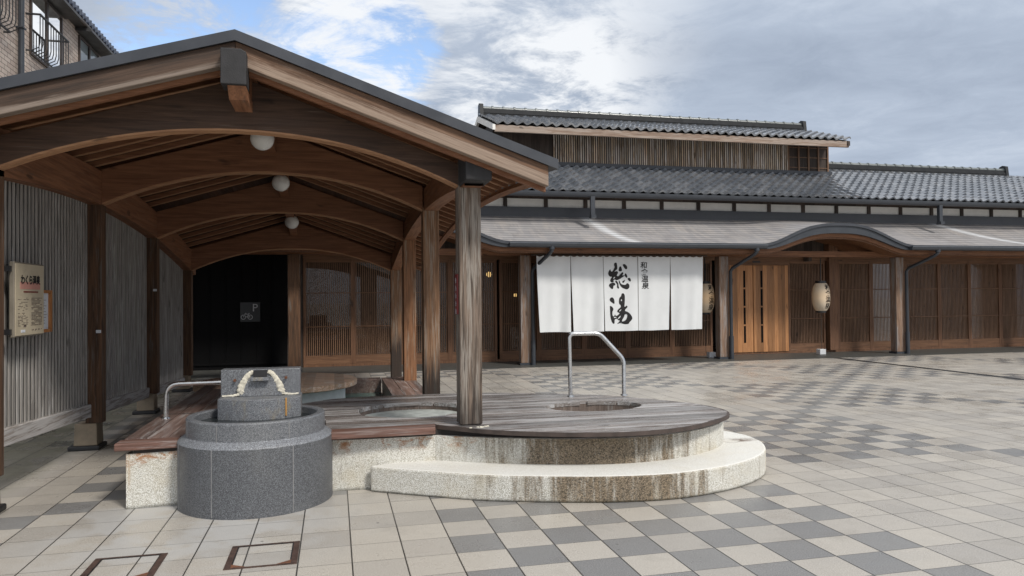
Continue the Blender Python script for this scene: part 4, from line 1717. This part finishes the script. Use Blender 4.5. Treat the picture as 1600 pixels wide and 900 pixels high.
def fillet(pts, r=.06, n=5):
    out = [Vector(pts[0])]
    for a, b_, c in zip(pts, pts[1:], pts[2:]):
        a, b_, c = Vector(a), Vector(b_), Vector(c)
        d0, d1 = (a - b_).normalized(), (c - b_).normalized()
        p, q = b_ + d0 * r, b_ + d1 * r
        for k in range(n + 1):
            t_ = k / n
            out.append(p * (1 - t_) ** 2 + b_ * 2 * t_ * (1 - t_) + q * t_ ** 2)
    out.append(Vector(pts[-1]))
    return out


mb = MB()
mb.tube(fillet([(2.35, 7.23, .44), (2.34, 7.23, 1.115), (2.66, 7.21, 1.115), (2.91, 7.17, .84), (2.90, 7.15, .44)], .055), .0215, 14)
mb.build('tube', M['steel'], HR, smooth=True, angle=80)
mb = MB()
for x, y in ((2.35, 7.23), (2.90, 7.15)):
    mb.lathe([(.001, .486), (.034, .486), (.036, .474)], x, y, 16)
mb.build('flange', M['steel'], HR, smooth=True)
HL = thing('handrail', (-1, 6.9, .475), 'low stainless steel hand rail on the left bench behind the fountain', 'handrail', 'hand rails of the footbath')
mb = MB()
mb.tube(fillet([(-1.41, 6.9, .44), (-1.405, 6.9, .77), (-.45, 6.9, .775), (-.45, 6.9, .3)], .10), .021, 14)
mb.build('tube', M['steel'], HL, smooth=True, angle=80)
mb = MB()
mb.lathe([(.001, .486), (.034, .486), (.036, .474)], -1.41, 6.9, 16)
mb.build('flange', M['steel'], HL, smooth=True)

# ------------------------------------------------------------------ granite fountain
FX, FY = -.565, 5.86
FN = thing('stone_fountain', (FX, FY, 0), 'round grey granite fountain with lime crusted spout in front of the footbath', 'fountain')
mb = MB()
mb.lathe([(.548, 0), (.548, .468)], FX, FY, 96)
dr = mb.build('drum', M['granite'], FN, smooth=True, angle=30)
mb = MB()
mb.lathe([(.492, .495), (.492, .628), (.484, .638), (.442, .638), (.434, .628), (.434, .52)], FX, FY, 96)
mb.build('rim', M['granite_polished'], FN, smooth=True, angle=30)
mb = MB()
mb.lathe([(.548, .468), (.542, .478), (.514, .500), (.497, .504), (.491, .512)], FX, FY, 96)
mb.build('chamfer', M['granite_edge'], FN, smooth=True, angle=50)
mb = MB()
mb.lathe([(.437, .582), (.001, .582)], FX, FY, 64)
mb.build('basin_water', M['water_dark'], FN)
# pale joints
for a in (-117, -59, -158):
    q = math.radians(a)
    for r, z0, z1 in ((.549, .01, .467), (.493, .506, .628)):
        mb = MB()
        p0 = Vector((FX + r * math.cos(q), FY + r * math.sin(q), z0))
        mb.bar(p0, p0 + Vector((0, 0, z1 - z0)), .007, .004, (math.cos(q), math.sin(q), 0))
        mb.build('joint', M['mortar'], FN)
# inner block: a trough with bowed front, and the slab behind it
BX, BY = -.56, 6.10


def bow(w, d0, bulge, n=16):
    return [(BX - w + 2 * w * i / n, BY - d0 - bulge * (1 - (2 * i / n - 1) ** 2)) for i in range(n + 1)]


mb = MB()
mb.prism(bow(.305, .10, .13) + [(BX + .305, BY + .16), (BX - .305, BY + .16)], .50, .735, 'z')
mb.build('trough', M['granite_warm'], FN, bevel=.006)
mb = MB()
slab = bow(.297, -.02, .02)
mb.prism(slab + [(BX + .297, BY + .16), (BX - .297, BY + .16)], .735, .945, 'z')
mb.build('slab', M['granite_polished'], FN, bevel=.006)
fy = BY - .005
mb = MB()
mb.box(BX - .052, BX + .048, fy - .022, fy + .03, .886, .938)
sp_ = mb.build('spout', M['black_metal'], FN)
mb = MB()
mb.box(BX - .068, BX + .064, fy - .055, fy + .02, .858, .885)
mb.build('spout_ledge', M['granite_warm'], sp_, bevel=.004)
mb = MB()
n_ = [(BX + .158 * math.cos(math.pi * k / 20), .738 + .165 * math.sin(math.pi * k / 20) ** .8) for k in range(21)]
mb.prism(n_, fy - .004, fy + .01, 'y')
mb.build('niche', M['granite_warm'], FN)
# lime crust running from the spout down to both sides
for s_ in (-1, 1):
    mb = MB()
    rn = random.Random(8 + s_)
    path = [(.052, .925), (.075, .918), (.10, .89), (.122, .855), (.140, .82), (.150, .785), (.160, .757), (.20, .746), (.285, .744)]
    sm = spline(path, 9)
    pts, rad = [], []
    for i, (a, z) in enumerate(sm):
        f_ = i / (len(sm) - 1)
        pts.append((BX + s_ * (a + rn.uniform(-.003, .003)), fy - .001, z + rn.uniform(-.002, .002)))
        rad.append((.014 + .022 * f_ if f_ < .70 else .012 - .006 * (f_ - .7) / .3) * rn.uniform(.85, 1.18))
    mb.tube(pts, rad, 12)
    mb.v = [(x, fy - (fy - y) * .38, z) for x, y, z in mb.v]
    mb.build('lime_crust', M['lime'], FN, smooth=True, angle=80)
for a, z in ((-.19, .865), (.19, .875)):
    mb = MB()
    mb.tube([(BX + a, fy + .0, z), (BX + a, fy - .022, z)], .011, 10)
    mb.build('bolt', M['rust'], FN)
mb = MB()
mb.box(BX + .195, BX + .206, BY - .186, BY - .176, .60, .737)
mb.build('copper_strip', plain('ochre_run', (.45, .24, .07), .6), FN)

# ------------------------------------------------------------------ recessed covers in the paving
for x0, x1, y0, y1, lb in ((-1.34, -.955, 4.345, 4.72, 'left rust framed square cover set in the paving, cut by the photo edge'), (-.60, -.21, 4.345, 4.74, 'right rust framed square cover set in the paving before the fountain')):
    MC = thing('manhole_cover', ((x0 + x1) / 2, (y0 + y1) / 2, 0), lb, 'cover', 'recessed covers in the paving')
    mb = MB()
    w_ = .034
    z_ = .0055
    mb.box(x0, x0 + w_, y0, y1, -.02, z_)
    mb.box(x1 - w_, x1, y0, y1, -.02, z_)
    mb.box(x0 + w_, x1 - w_, y1 - .012, y1, -.02, z_)
    mb.box(x0 + w_, x1 - w_, y0, y0 + .014, -.02, z_)
    mb.build('frame', M['rust_dark'], MC)
    mb = MB()
    a0, a1, b0, b1 = x0 + w_ + .001, x1 - w_ - .001, y0 + .015, y1 - .013
    for q in ((a0, a0 + .006, b0, b1), (a1 - .006, a1, b0, b1), (a0 + .006, a1 - .006, b1 - .006, b1), (a0 + .006, a1 - .006, b0, b0 + .006)):
        mb.box(*q, -.02, .0028)
    mb.build('groove', M['black_metal'], MC)
    mb = MB()
    mb.prism([(x0 + w_, y0 + .014), (x0 + w_ + .085, y0 + .014), (x0 + w_, y0 + .07)], -.02, z_ - .001, 'z')
    mb.prism([(x1 - w_, y0 + .014), (x1 - w_ - .085, y0 + .014), (x1 - w_, y0 + .07)], -.02, z_ - .001, 'z')
    mb.build('corner_plate', M['rust'], MC)

print('objects', len(S.objects))
